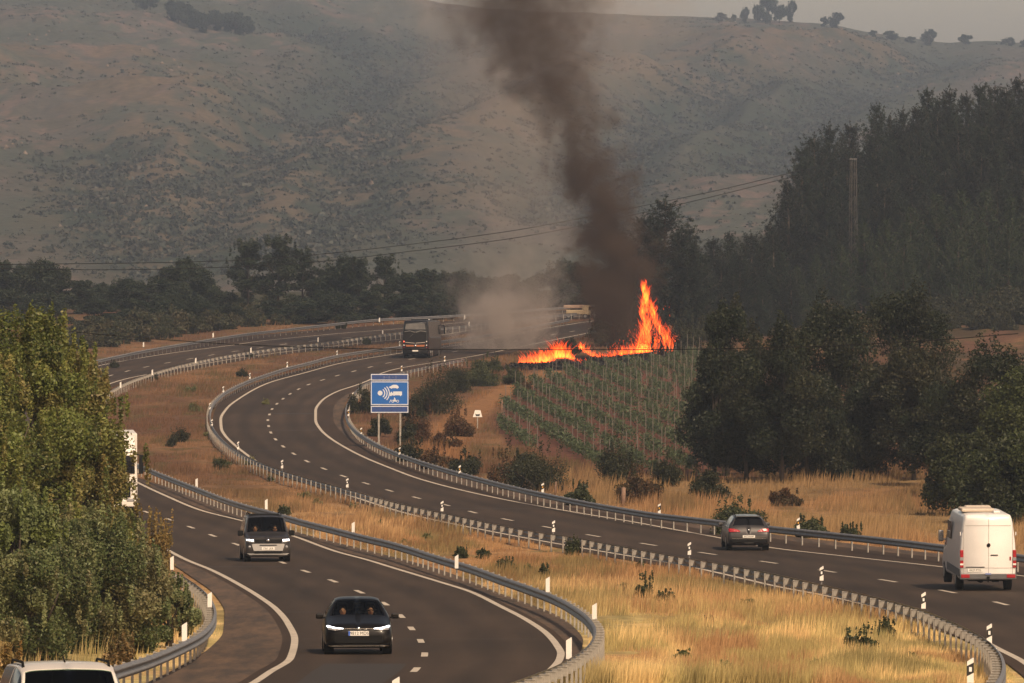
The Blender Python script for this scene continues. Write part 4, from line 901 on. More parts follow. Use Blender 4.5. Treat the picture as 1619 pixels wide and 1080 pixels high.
def pylon():
    D = 812.0; s = F/D; zt = float(px2z(250, D)); x = float(px2x(1349, D, zt)); zb = float(gz(x, D)); h = zt-zb
    t = empty('lattice_pylon', (x, D, zb), R(20), 'slender steel lattice pylon standing in front of the dark pine forest', 'pylon'); mb = MB(); w0, w1 = .42, .26
    c = lambda z: w0+(w1-w0)*z/h
    for a in (-1, 1):
        for b_ in (-1, 1): mb.tube([(a*w0, b_*w0, 0), (a*w1, b_*w1, h)], .026, 5)
    z = 0; k = 0
    while z < h-.8:
        z2 = z+1.3; q = c(z); q2 = c(z2); e = 1 if k % 2 else -1
        for (ax, ay, bx, by) in ((-e,-1,e,-1), (-e,1,e,1), (-1,-e,-1,e), (1,-e,1,e)): mb.tube([(ax*q, ay*q, z), (bx*q2, by*q2, z2)], .016, 4)
        z = z2; k += 1
    mb.build('mast', mat('pylon_steel', (.07,.062,.058), .8, 0, .2, 4), t)
    m2 = MB(); m2.box((0, 0, h-.1), (.9, .08, .08)); m2.build('crossarm', M['galv'], t)
    for xx in (-.4, .4):
        m3 = MB(); m3.tube([(xx, 0, h-.1), (xx, 0, h+.2)], .035, 8); m3.build('insulator', M['dark'], t)
pylon()

# ------------------------------------------------------------------ vehicles
class Loft:
    def __init__(s, st):
        s.y0 = [a[0] for a in st]; A = []
        for (y, zb, zbelt, zt, w, wbelt, wt) in st:
            A.append([(0, zb), (w*.80, zb), (w*.97, zb+.10), (w, zb+(zbelt-zb)*.55), (wbelt, zbelt), (wt, zt-.045), (wt*.72, zt-.004), (0, zt+.012)])
        A = np.array(A); s.K = A.shape[1]; s.fx = [pchip(s.y0, A[:, k, 0]) for k in range(s.K)]; s.fz = [pchip(s.y0, A[:, k, 1]) for k in range(s.K)]
    def pt(s, y, v):
        xs = np.array([f(y) for f in s.fx]); zs = np.array([f(y) for f in s.fz]); k = np.arange(s.K)
        return float(pchip(k, xs)(v)), float(pchip(k, zs)(v))
def surf(L, y0, y1, sgn):
    ys = np.linspace(y0, y1, 90) if sgn < 0 else np.linspace(y1, y0, 90); prof = []
    vv = np.linspace(0, 7, 60)
    for y in ys: prof.append(np.array([L.pt(y, v) for v in vv]))
    def f(x, z):
        x = abs(x)
        for y, P in zip(ys, prof):
            c = P[np.abs(P[:, 1]-z).argsort()[:3]]
            if z < P[0, 1] or z > P[-1, 1]: continue
            k = int(np.clip(np.searchsorted(P[:, 1], z), 1, len(P)-1)); t_ = (z-P[k-1, 1])/max(1e-6, P[k, 1]-P[k-1, 1]); w = P[k-1, 0]*(1-t_)+P[k, 0]*t_
            if x <= w+1e-4: return float(y)
        return float(ys[-1])
    return f
def car_shell(t, st, paint, panes, nu=46, interior=True, y_off=0, vs=None):
    """panes: (name, y0, y1, v0, v1, material, both_sides/top)"""
    L = Loft(st); ys = list(np.linspace(st[0][0], st[-1][0], nu)); vv = list(vs or np.linspace(0, 7, 36))
    for p in panes: ys += [p[1], p[2]]; vv += [p[3], p[4]]
    ys = sorted(set(round(float(a), 4) for a in ys)); vv = sorted(set(round(float(a), 4) for a in vv))
    ring = [(v, 1) for v in vv] + [(v, -1) for v in vv[::-1][1:]][:-1]; n = len(ring)
    V = []
    for y in ys:
        P = {v: L.pt(y, v) for v in vv}
        for v, sg in ring: V.append((P[v][0]*sg, y+y_off, P[v][1]))
    body = []; pf = {k: [] for k in range(len(panes))}
    for i in range(len(ys)-1):
        ym = (ys[i]+ys[i+1])/2
        for j in range(n):
            a, b = ring[j], ring[(j+1) % n]; vm = (a[0]+b[0])/2; sgn = a[1] if a[1] == b[1] else 0
            f = (i*n+j, i*n+(j+1) % n, (i+1)*n+(j+1) % n, (i+1)*n+j); hit = None
            for k, p in enumerate(panes):
                if p[1] < ym < p[2] and p[3] < vm < p[4]: hit = k
            if hit is None: body.append(f)
            else: pf[hit].append((f, j < len(vv)))
    m = len(vv)
    def cap(i, rev):
        for j in range(m-1):
            a, b = i*n+j, i*n+j+1; c = i*n + ((n - j) % n); d = i*n + ((n-j-1) % n)
            q = [a, b, d, c]; q = [v for k, v in enumerate(q) if v not in q[:k]]
            if len(q) > 2: body.append(tuple(q if not rev else q[::-1]))
    cap(0, False); cap(len(ys)-1, True)
    mb = MB(); mb.add(V, body, True); o = mb.build('body', paint, t); mod = o.modifiers.new('solid', 'SOLIDIFY'); mod.thickness = .02; mod.offset = -1
    for k, p in enumerate(panes):
        fs = pf[k]; top = p[4] > 6
        for grp in ([fs] if top else [[f for f in fs if f[1]], [f for f in fs if not f[1]]]):
            if not grp: continue
            ids = sorted(set(i for f, _ in grp for i in f)); mp = {a: q for q, a in enumerate(ids)}
            g = MB(); g.add([V[a] for a in ids], [tuple(mp[i] for i in f) for f, _ in grp], True); g.build(p[0], p[5], t)
    return o, L
def wheels(t, ys, hw, r, w=.22):
    for y in ys:
        for sg in (-1, 1):
            e = MB(); e.tube([(sg*(hw-w), y, r), (sg*(hw-w+.02), y, r), (sg*(hw-.02), y, r), (sg*hw, y, r)], [r*.93, r, r, r*.93], 28, True, False); wh = e.build('wheel', M['rubber'], t)
            MB().tube([(sg*(hw-.03), y, r), (sg*(hw+.008), y, r)], [r*.62, r*.60], 20, True, False).build('rim', M['rim'], wh)
def arches(t, ys, hw, r):
    for y in ys:
        for sg in (-1, 1): MB().tube([(sg*(hw-.25), y, r), (sg*(hw-.008), y, r)], r*1.17, 28, True, False).build('wheel_arch', M['dark'], t)
def patch(name, pts, yf, m_, t, th=.02, dirn=-1):
    """a shape given by its outline in x,z, laid on the surface yf(x,z) in narrow columns, th proud of it"""
    xs = sorted(set([round(p[0], 4) for p in pts])); X = []
    for a, b in zip(xs[:-1], xs[1:]): X += list(np.linspace(a, b, max(2, int((b-a)/.06)+2))[:-1])
    X.append(xs[-1]); n = len(pts); cols = []
    for x in X:
        xe = min(max(x, xs[0]+1e-4), xs[-1]-1e-4); zz = []
        for k in range(n):
            (xa, za), (xb, zb) = pts[k], pts[(k+1) % n]
            if (xa <= xe < xb) or (xb <= xe < xa): zz.append(za+(zb-za)*(xe-xa)/(xb-xa))
        if not zz: continue
        cols.append((x, min(zz), max(zz)))
    V = []; Fs = []; nr = 4
    for x, z0, z1 in cols:
        for r_ in range(nr):
            z = z0+(z1-z0)*r_/(nr-1); y = yf(x, z); V.append((x, y+dirn*th, z))
        V.append((x, yf(x, z1)-dirn*.02, z1)); V.append((x, yf(x, z0)-dirn*.02, z0))
    q = nr+2
    for c in range(len(cols)-1):
        for r_ in range(q): Fs.append((c*q+r_, c*q+(r_+1) % q, (c+1)*q+(r_+1) % q, (c+1)*q+r_))
    Fs.append(tuple(range(q))); Fs.append(tuple((len(cols)-1)*q+r_ for r_ in range(q)))
    mb = MB(); mb.add(V, Fs); return mb.build(name, m_, t)
def mirrorp(pts): return [(-x, z) for x, z in pts][::-1]
def digits(t, txt, x, y, z, h, rot=0, m_=None, flip=False):
    c = bpy.data.curves.new('lettering', 'FONT'); c.body = txt; c.size = h; c.align_x = 'CENTER'; c.align_y = 'CENTER'; c.extrude = .002
    o = bpy.data.objects.new('tmp', c); col.objects.link(o); bpy.context.view_layer.update()
    me = bpy.data.meshes.new_from_object(o.evaluated_get(bpy.context.evaluated_depsgraph_get())); bpy.data.objects.remove(o)
    k = link('lettering', me, m_ or M['ink'], t); k.location = (x, y, z); k.rotation_euler = (R(90), 0, R(180) if flip else 0); return k
def mirror_(t, x, y, z, m_, sz=(.22,.10,.15)):
    for sg in (-1, 1):
        mb = MB(); mb.box((sg*(x+sz[0]/2), y, z), sz, None, .035); mb.box((sg*(x-.02), y+.01, z-.04), (.12, .05, .04)); mb.build('mirror', m_, t)
def cabin(t, w, y0, y1, z0, zs):
    mb = MB(); mb.box((0, (y0+y1)/2, z0), (w*1.7, y1-y0, .05)); mb.box((0, y0+.12, zs-.1), (w*1.66, .34, .16), None, .04); mb.build('dashboard', M['cabin'], t)
    for xx in (-.37, .37):
        for yy in (y0+1.12, y0+1.95):
            mb = MB(); mb.box((xx, yy, zs-.18), (.48, .14, .62), None, .05); mb.box((xx, yy+.02, zs+.22), (.26, .10, .2), None, .04); mb.box((xx, yy-.27, zs-.45), (.48, .5, .16), None, .05); mb.build('seat', M['cabin'], t)
    mb = MB(); pts = [(.37+.18*math.cos(a), y0+.42+.05*math.sin(a), zs-.02+.17*math.sin(a)) for a in np.linspace(0, 2*math.pi, 17)]
    mb.tube(pts, .016, 6, False); mb.build('steering_wheel', M['dark'], t)

def heading_z(x, y): return float(gz(x, y)) + .036
def pitch_of(y): return math.atan(float(G(y+1)-G(y-1))/2)
def vehicle(name, px, D, yaw, label, cat):
    z = heading_z(0, D); x = float(px2x(px, D, z)); t = empty(name, (x, D, z), 0, label, cat)
    t.rotation_euler = (pitch_of(D), 0, yaw); return t

def person(name, loc, yaw, shirt, label, driver=False):
    """seated person, one continuous skinned body; faces -Y"""
    t = empty(name, loc, yaw, label, 'person')
    V = []; E = []; Rr = []
    def v(p, r, par=None):
        V.append(p); Rr.append(r); 
        if par is not None: E.append((par, len(V)-1))
        return len(V)-1
    pel = v((0, .05, .10), (.15, .12)); sp = v((0, .06, .30), (.14, .10), pel); ch = v((0, .04, .50), (.17, .11), sp); nk = v((0, .01, .63), (.06, .06), ch)
    jaw = v((0, -.02, .70), (.065, .07), nk); hd = v((0, -.015, .79), (.078, .095), jaw); top = v((0, 0, .875), (.055, .07), hd)
    nose = v((0, -.135, .765), (.014, .016), hd)
    for sg in (-1, 1):
        ear = v((sg*.088, .0, .77), (.012, .02), hd)
        sh = v((sg*.19, .05, .56), (.065, .065), ch); el = v((sg*.25, -.12, .34), (.045, .045), sh); wr = v((sg*.16, -.36, .42), (.028, .028), el); pm = v((sg*.15, -.43, .44), (.035, .02), wr)
        for q in range(4): 
            a = v((sg*.15+(q-1.5)*.018, -.475, .455), (.009, .009), pm); v((sg*.15+(q-1.5)*.018, -.49-.004*(q % 2), .43), (.008, .008), a)
        th = v((sg*.115, -.43, .455), (.010, .010), pm); v((sg*.10, -.455, .45), (.009, .009), th)
        hp = v((sg*.11, .0, .06), (.095, .09), pel); kn = v((sg*.14, -.42, .12), (.065, .065), hp); an = v((sg*.14, -.80, .06), (.04, .04), kn); v((sg*.14, -.88, .12), (.035, .03), an)
    me = bpy.data.meshes.new('body'); me.from_pydata(V, E, []); o = link('body', me, M['skin'], t)
    sk = o.modifiers.new('skin', 'SKIN'); 
    for i_, r_ in enumerate(Rr): me.skin_vertices[0].data[i_].radius = r_
    me.skin_vertices[0].data[0].use_root = True; o.modifiers.new('sub', 'SUBSURF').levels = 1; o.modifiers['sub'].render_levels = 1
    mb = MB(); mb.ell((0, .055, .36), (.215, .155, .27)); mb.ell((-.19, .05, .53), (.085, .09, .09)); mb.ell((.19, .05, .53), (.085, .09, .09))
    for sg in (-1, 1): mb.tube([(sg*.2, .05, .53), (sg*.24, -.05, .41)], [.085, .07], 10)
    mb.build('shirt', shirt, t)
    mb = MB(); mb.ell((0, .035, .825), (.098, .105, .095)); mb.ell((0, .07, .76), (.09, .06, .1)); mb.build('hair', M['hair'], t)
    for sg in (-1, 1):
        mb = MB(); mb.ell((sg*.033, -.108, .795), (.013, .008, .009), 8, 5); mb.build('eye', M['ink'], t)
    mb = MB(); mb.ell((0, -.105, .715), (.028, .008, .007), 8, 5); mb.build('mouth', mat('lips', (.35,.10,.08), .6), t)
    return t
shirt1 = mat('white_shirt', (.55,.42,.30), .8, 0, .1, 8); shirt2 = mat('dark_shirt', (.05,.04,.05), .9, 0, .1, 8)
def sit(veh, lx, ly, lz, shirt, label, dz=0):
    bpy.context.view_layer.update(); p = veh.matrix_world @ Vector((lx, ly, lz)); o = person('person', p, veh.rotation_euler.z, shirt, label); return o

def black_car():
    t = vehicle('black_hatchback', 567, 190.5, R(2.5), 'shiny black hatchback coming towards the camera in the near lane', 'car')
    pt = mat('black_paint', (.005,.004,.0035), .3, 0, .2, 3, coat=.12, spec=.2)
    st = [(0,.26,.50,.60,.66,.62,.55),(.05,.20,.56,.70,.80,.77,.66),(.16,.17,.62,.78,.865,.84,.71),(.5,.17,.70,.86,.895,.86,.74),(1.10,.17,.86,.985,.895,.86,.73),(1.22,.17,.88,1.02,.895,.86,.725),(1.95,.17,.93,1.405,.895,.85,.585),(2.6,.17,.95,1.46,.895,.85,.57),(3.5,.18,.97,1.43,.89,.84,.56),(3.82,.2,.98,1.37,.88,.83,.55),(4.12,.24,.98,1.06,.86,.82,.66),(4.24,.3,.85,.95,.82,.78,.66),(4.28,.36,.8,.86,.76,.72,.6)]
    car_shell(t, st, pt, [('windscreen',1.22,1.93,5.15,7.1,M['glass']),('side_window',1.75,2.55,4.12,4.92,M['glass']),('side_window',2.62,3.45,4.12,4.92,M['glass']),('rear_window',3.86,4.1,5.2,7.1,M['tint'])])
    yf = surf(Loft(st), 0, .9, -1)
    hl = [(.42,.655),(.60,.635),(.80,.655),(.835,.735),(.80,.765),(.60,.715),(.40,.690)]
    for p in (hl, mirrorp(hl)): 
        o = patch('headlight', p, lambda x, z: yf(x, z)-.005, M['lens'], t, .03)
    dr = [(.40,.692),(.60,.714),(.80,.762),(.84,.740),(.81,.715),(.60,.685),(.40,.672)]
    for p in (dr, mirrorp(dr)): patch('running_light', p, lambda x, z: yf(x, z)-.03, M['lamp'], t, .012)
    patch('grille', [(-.62,.30),(.62,.30),(.70,.46),(.60,.50),(-.60,.50),(-.70,.46)], lambda x, z: yf(x, z)-.01, M['dark'], t, .012)
    patch('grille_strip', [(-.40,.668),(.40,.668),(.40,.682),(-.40,.682)], lambda x, z: yf(x, z)-.012, M['chrome'], t, .012)
    MB().cyl((0, -.0+yf(0,.68)-.022, .680), .052, .02, 'y').build('badge', M['chrome'], t)
    pl = MB().box((0, -.018, .555), (.54, .014, .125), None, .004).build('number_plate', M['plate'], t); MB().box((-.245, -.027, .555), (.045, .006, .12)).build('plate_band', M['plate_blue'], pl)
    digits(pl, '9812 MDS', .02, -.027, .555, .115)
    patch('lower_lip', [(-.78,.215),(.78,.215),(.80,.235),(-.80,.235)], lambda x, z: yf(x, z)-.02, M['chrome'], t, .01)
    mirror_(t, .90, 1.62, .97, pt, (.20,.12,.14)); wheels(t, [.88, 3.5], .895, .325); arches(t, [.88, 3.5], .89, .325); cabin(t, .82, 1.3, 3.4, .42, .98)
    MB().box((0, 1.78, 1.29), (.2, .05, .07), None, .02).build('rear_view_mirror', M['dark'], t)
    sit(t, .37, 2.22, .33, shirt2, 'driver of the black car, dark top, on the right of its windscreen'); sit(t, -.37, 2.22, .31, shirt1, 'passenger of the black car, light top, on the left of its windscreen')
black_car()

def grey_mpv():
    t = vehicle('grey_people_carrier', 424, 291, R(5.5), 'dark grey boxy people carrier with lit headlights driving towards the camera', 'car')
    pt = mat('dark_grey_paint', (.034,.030,.029), .35, .2, .15, 3, coat=.35); sil_ = mat('silver_trim', (.42,.42,.42), .4, .3, .1, 4)
    st = [(0,.30,.62,.78,.74,.70,.62),(.05,.22,.70,.90,.86,.83,.74),(.18,.20,.76,.99,.91,.89,.80),(.45,.20,.84,1.05,.925,.90,.82),(.92,.20,.98,1.14,.925,.90,.82),(1.02,.20,1.0,1.19,.925,.90,.81),(1.68,.20,1.06,1.76,.925,.90,.72),(2.3,.20,1.06,1.84,.925,.9,.71),(3.9,.22,1.06,1.83,.92,.9,.70),(4.22,.25,1.06,1.76,.91,.88,.69),(4.36,.28,1.04,1.15,.90,.86,.74),(4.40,.34,.9,1.0,.84,.80,.7)]
    car_shell(t, st, pt, [('windscreen',1.02,1.66,5.15,7.1,M['glass']),('side_window',1.5,2.3,4.12,4.9,M['tint']),('side_window',2.4,3.9,4.12,4.9,M['tint'])])
    yf = surf(Loft(st), 0, .9, -1)
    patch('grille', [(-.62,.76),(.62,.76),(.62,.90),(-.62,.90)], lambda x, z: yf(x, z)-.012, M['dark'], t, .014)
    hl = [(.56,.78),(.86,.80),(.87,.92),(.58,.91)]
    for p in (hl, mirrorp(hl)): patch('headlight', p, lambda x, z: yf(x, z)-.01, M['lens'], t, .03)
    dr = [(.58,.83),(.86,.85),(.86,.91),(.58,.895)]
    for p in (dr, mirrorp(dr)): patch('running_light', p, lambda x, z: yf(x, z)-.03, M['lamp'], t, .012)
    patch('bumper_trim', [(-.58,.44),(.58,.44),(.66,.70),(.60,.72),(-.60,.72),(-.66,.70)], lambda x, z: yf(x, z)-.012, sil_, t, .03)
    patch('skid_plate', [(-.74,.27),(.74,.27),(.86,.34),(.62,.335),(.56,.32),(-.56,.32),(-.62,.335),(-.86,.34)], lambda x, z: yf(x, z)-.012, sil_, t, .03)
    sd = [(.58,.34),(.66,.33),(.90,.40),(.88,.46),(.62,.42)]
    patch('air_intake', [(-.52,.335),(.52,.335),(.56,.43),(-.56,.43)], lambda x, z: yf(x, z)-.012, M['dark'], t, .02)
    patch('air_intake', [(-.36,.645),(.36,.645),(.33,.685),(-.33,.685)], lambda x, z: yf(x, z)-.043, M['dark'], t, .008)
    MB().cyl((0, yf(0,.84)-.03, .855), .075, .02, 'y').build('badge', M['chrome'], t)
    pl = MB().box((0, -.052, .53), (.52, .014, .11), None, .004).build('number_plate', M['plate'], t); digits(pl, '7361 LKR', 0, -.061, .53, .10)
    for sg in (-1, 1): MB().cyl((sg*.74, yf(.74,.6)-.02, .60), .055, .03, 'y').build('fog_lamp', M['lens'], t)
    MB().box((0, 2.9, 1.845), (1.2, 1.8, .02), None, .008).build('roof_panel', M['dark'], t)
    for sg in (-1, 1): MB().tube([(sg*.64, 1.9, 1.82), (sg*.64, 2.0, 1.90), (sg*.64, 3.7, 1.90), (sg*.64, 3.8, 1.82)], .022, 6).build('roof_rail', M['dark'], t)
    mirror_(t, .92, 1.35, 1.12, M['dark'], (.22,.14,.22)); wheels(t, [.85, 3.6], .925, .335); arches(t, [.85, 3.6], .92, .335); cabin(t, .85, 1.1, 3.4, .5, 1.16)
    sit(t, .40, 2.0, .50, shirt2, 'driver of the grey people carrier, on the right of its windscreen'); sit(t, -.40, 2.0, .50, shirt1, 'passenger of the grey people carrier, on the left of its windscreen')
grey_mpv()

def estate():
    # drives away: its own front is -Y, so it is turned round; the rear faces the camera
    t = vehicle('grey_estate_car', 1184, 306.5, R(180)+R(2.2), 'grey estate car driving away in the right lane of the right carriageway', 'car')
    pt = mat('grey_paint', (.045,.041,.041), .35, .3, .15, 3, coat=.4); L_ = 4.5
    st = [(0,.26,.50,.60,.66,.62,.55),(.16,.17,.62,.78,.865,.84,.71),(.5,.17,.70,.86,.905,.87,.74),(1.10,.17,.86,.985,.905,.87,.73),(1.95,.17,.91,1.38,.905,.86,.585),(2.6,.17,.93,1.44,.905,.86,.58),(3.7,.18,.95,1.42,.90,.85,.57),(4.02,.2,.97,1.39,.90,.85,.565),(4.36,.24,.98,1.04,.88,.84,.70),(4.44,.26,.86,.99,.87,.84,.72),(4.52,.28,.70,.80,.84,.82,.72),(4.55,.34,.6,.68,.78,.76,.66)]
    t2 = t; s_ = -2.27
    car_shell(t, st, pt, [('windscreen',1.15,1.93,5.15,7.1,M['tint']),('side_window',1.75,2.55,4.12,4.92,M['tint']),('side_window',2.62,3.35,4.12,4.92,M['tint']),('side_window',3.42,4.0,4.12,4.9,M['tint']),('rear_window',4.05,4.33,5.12,7.1,M['tint'])])
    yr = surf(Loft(st), 4.0, 4.55, 1)
    rl = [(.36,.80),(.84,.79),(.875,.90),(.86,.935),(.62,.925),(.40,.86)]
    for p in (rl, mirrorp(rl)): patch('tail_light', p, lambda x, z: yr(x, z)-.0, M['redlight'], t, .03, 1)
    patch('bumper', [(-.78,.36),(.78,.36),(.80,.48),(-.80,.48)], lambda x, z: yr(x, z)-.0, M['dark'], t, .02, 1)
    patch('chrome_strip', [(-.7,.50),(.7,.50),(.7,.515),(-.7,.515)], lambda x, z: yr(x, z)+.01, M['chrome'], t, .015, 1)
    pl = MB().box((0, 4.575, .60), (.52, .014, .11), None, .004).build('number_plate', M['plate'], t); digits(pl, '4473 KMP', 0, 4.584, .60, .10, flip=True)
    MB().cyl((0, 4.53, .86), .05, .04, 'y').build('badge', M['chrome'], t)
    mirror_(t, .90, 1.62, .97, pt, (.20,.12,.14)); wheels(t, [.88, 3.55], .905, .325); arches(t, [.88, 3.55], .90, .325)
    for sg in (-1, 1): MB().tube([(sg*.53, 2.0, 1.43), (sg*.53, 2.1, 1.475), (sg*.52, 3.8, 1.46), (sg*.52, 3.9, 1.41)], .018, 6).build('roof_rail', M['dark'], t)
    MB().box((0, 4.02, 1.42), (1.05, .22, .03), None, .01).build('spoiler', pt, t)
    # shift geometry so the rear sits at the placement point
    for c in t.children: c.location.y -= 4.55 if c.name.split('.')[0] != 'x' else 0
estate()

def white_van():
    t = vehicle('white_van', 1562, 254, R(180)+R(2.2), 'tall white panel van driving away at the right edge of the picture', 'van')
    pt = mat('white_paint', (.80,.78,.76), .35, 0, .05, 2, coat=.4); gr = mat('grey_bumper', (.10,.10,.105), .6, 0, .15, 5)
    def box_st(y, zb, zm, zt, w, wm, wt): return (y, zb, zm, zt, w, wm, wt)
    st = [(0,.35,.80,.95,.82,.80,.70),(.10,.30,.85,1.08,.93,.90,.80),(.6,.30,1.0,1.25,.97,.94,.84),(1.0,.30,1.25,1.45,.985,.96,.86),(1.15,.30,1.3,1.6,.985,.96,.86),(1.95,.30,1.55,2.45,.99,.97,.80),(2.3,.32,1.6,2.62,.99,.97,.80),(3.2,.32,1.6,2.68,.99,.97,.80),(6.5,.36,1.6,2.68,.99,.97,.80),(6.78,.38,1.6,2.66,.99,.965,.79),(6.86,.40,1.6,2.62,.975,.95,.77),(6.90,.42,1.6,2.58,.95,.925,.74)]
    car_shell(t, st, pt, [('windscreen',1.2,1.93,5.15,7.1,M['tint']),('side_window',1.35,2.2,3.6,4.35,M['tint'])])
    yb = 6.905
    # rear door seams, dark step bumper, lights
    sm = mat('door_seam', (.35,.33,.31), .6)
    s2 = MB(); s2.box((-.02, yb+.002, 1.55), (.012, .006, 1.95)); s2.box((0, yb+.002, 2.28), (1.60, .006, .012)); s2.box((0, yb+.002, .80), (1.70, .006, .012)); s2.box((-.86, yb+.002, 1.50), (.010, .006, 1.85)); s2.box((.86, yb+.002, 1.50), (.010, .006, 1.85)); s2.build('door_seam', sm, t)
    bp_ = MB(); bp_.box((0, yb-.02, .50), (1.98, .20, .20), None, .03); bp_.build('bumper', gr, t)
    for sg in (-1, 1):
        MB().box((sg*.80, yb+.085, .52), (.30, .02, .12), None, .01).build('reflector', M['redlight'], t)
        o = MB().box((sg*.925, yb+.004, 1.12), (.12, .06, .62), None, .015).build('tail_light', M['redlight'], t)
        MB().box((sg*.925, yb+.037, 1.12), (.115, .012, .11)).build('lens', M['lens'], o); MB().box((sg*.925, yb+.037, .93), (.115, .012, .06)).build('lens', M['white'], o)
        for zz in (2.0, 1.0): MB().box((sg*.97, yb-.02, zz), (.03, .05, .12)).build('hinge', pt, t)
        MB().box((sg*.992, 4.6, .62), (.03, 4.3, .26), None, .01).build('side_moulding', gr, t)
        MB().box((sg*.996, 3.25, 1.95), (.012, 1.1, .62), None, .004).build('side_window', M['tint'], t) if sg == 1 else None
    MB().cyl((-.02+.0, yb+.012, 1.60), .065, .02, 'y').build('badge', M['dark'], t)
    MB().box((-.22, yb+.014, 1.25), (.26, .02, .03), None, .008).build('door_handle', M['dark'], t)
    MB().box((.45, yb+.010, .83), (.66, .025, .035), None, .008).build('plate_lamp_bar', gr, t)
    pl = MB().box((.45, yb+.010, .72), (.53, .014, .115), None, .004).build('number_plate', M['plate'], t); digits(pl, '0427 FTG', .45, yb+.020, .72, .10, flip=True)
    MB().box((-.78, yb+.006, 1.13), (.05, .006, .13)).build('red_sticker', M['redlight'], t)
    mb = MB(); mb.box((0, yb+.06, .46), (.09, .16, .10)); mb.box((0, yb+.1, .38), (.05, .08, .14)); mb.build('tow_bar', M['dark'], t)
    MB().box((0, yb+.10, .60), (.20, .03, .05)).build('latch', mat('blue_latch', (.2,.25,.5), .5), t)
    for sg in (-1, 1):
        mb = MB(); mb.box((sg*1.13, 1.55, 1.62), (.18, .12, .40), None, .04); mb.box((sg*1.02, 1.58, 1.5), (.14, .05, .05)); mb.build('mirror', M['lens'], t)
    rk = mat('cream_awning', (.55,.47,.38), .6, 0, .1, 5)
    mb = MB(); mb.box((.25, 5.2, 2.76), (1.15, 1.3, .12), None, .04); mb.box((.1, 4.2, 2.77), (.9, .5, .14), None, .04); mb.build('roof_box', rk, t)
    mb = MB(); mb.box((-.35, 6.2, 2.73), (.22, .4, .08), None, .03); mb.build('roof_vent', M['white'], t)
    wheels(t, [1.25, 5.3], .985, .36, .24); arches(t, [1.25, 5.3], .98, .36)
    mb = MB(); mb.box((0, 6.3, .38), (1.3, .6, .12)); mb.cyl((.2, 5.9, .36), .12, .8, 'y'); mb.build('underbody', M['dark'], t)
    for c in t.children: c.location.y -= 6.9
white_van()

def coach():
    t = vehicle('coach', 656.5, 690, R(180)-R(5.6), 'black touring coach driving away towards the smoke', 'coach')
    pt = mat('black_coach_paint', (.008,.008,.009), .35, 0, .2, 1, coat=.25, spec=.2); gy = mat('grey_glass', (.12,.12,.12), .25, 0, .35, 1.5, spec=.6)
    st = [(0,.4,1.3,3.2,1.1,1.1,.9),(.25,.32,1.5,3.5,1.24,1.24,1.05),(.8,.32,1.6,3.6,1.275,1.27,1.1),(11.2,.34,1.6,3.6,1.275,1.27,1.1),(11.85,.36,1.6,3.55,1.26,1.25,1.05),(12.0,.42,1.6,3.42,1.2,1.2,.98)]
    car_shell(t, st, pt, [('side_window',.9,11.0,4.25,4.9,M['tint'])])
    yb = 12.0; 
    patch('rear_window', [(-.98,2.75),(.98,2.75),(.90,3.28),(0,3.34),(-.90,3.28)], lambda x, z: yb-.02, gy, t, .035, 1)
    patch('upper_glass', [(-1.04,1.55),(1.04,1.55),(1.06,2.55),(.5,2.62),(0,2.48),(-.5,2.62),(-1.06,2.55)], lambda x, z: yb-.01, M['tint'], t, .02, 1)
    for p in ([(.05,2.44),(.5,2.58),(1.04,2.50),(1.04,2.56),(.5,2.66),(.02,2.52)],): 
        for q in (p, mirrorp(p)): patch('chrome_arc', q, lambda x, z: yb+.01, gy, t, .02, 1)
    patch('logo_stroke', [(.75,1.85),(.80,1.80),(.25,2.30),(.18,2.32)], lambda x, z: yb+.01, gy, t, .012, 1)
    og = mat('orange_stripe', (.35,.11,.035), .5, 0, .3, 3)
    for sg in (-1, 1):
        p = [(.05,1.12),(.85,1.12),(.92,1.30),(.05,1.26)]; p = p if sg == 1 else mirrorp(p); patch('orange_stripe', p, lambda x, z: yb-.01, og, t, .03, 1)
        p = [(.05,1.42),(.9,1.50),(1.0,1.56),(.05,1.47)]; p = p if sg == 1 else mirrorp(p); patch('chrome_strip', p, lambda x, z: yb-.01, mat('coach_chrome', (.4,.36,.33), .4), t, .03, 1)
        MB().cyl((sg*1.08, yb+.0, 1.60), .06, .06, 'y').build('tail_light', M['reflector'] if sg == -1 else mat('lit_red_lamp', (.6,.02,.02), .4, emit=(1,.12,.05), estr=2.5), t)
        MB().cyl((sg*1.08, yb-.01, 1.25), .06, .06, 'y').build('tail_light', M['reflector'], t)
        MB().cyl((sg*1.08, yb-.01, 1.05), .05, .06, 'y').build('tail_light', M['redlight'], t)
    MB().cyl((0, yb, 1.20), .12, .05, 'y').build('badge', M['chrome'], t)
    MB().box((0, yb+.01, .72), (.55, .02, .12)).build('number_plate', M['plate'], t)
    MB().box((0, 6.5, 3.66), (1.7, 3.2, .16), None, .05).build('roof_unit', pt, t)
    for sg in (-1, 1):
        mb = MB(); mb.tube([(sg*1.15, .2, 3.2), (sg*1.4, -.1, 3.15), (sg*1.48, -.2, 2.9)], .05, 8); mb.box((sg*1.48, -.2, 2.6), (.16, .12, .6), None, .04); mb.build('mirror', M['dark'], t)
    wheels(t, [2.8, 8.6, 9.9], 1.27, .5, .3); arches(t, [2.8, 8.6, 9.9], 1.265, .5)
    for c in t.children: c.location.y -= 12.0
coach()

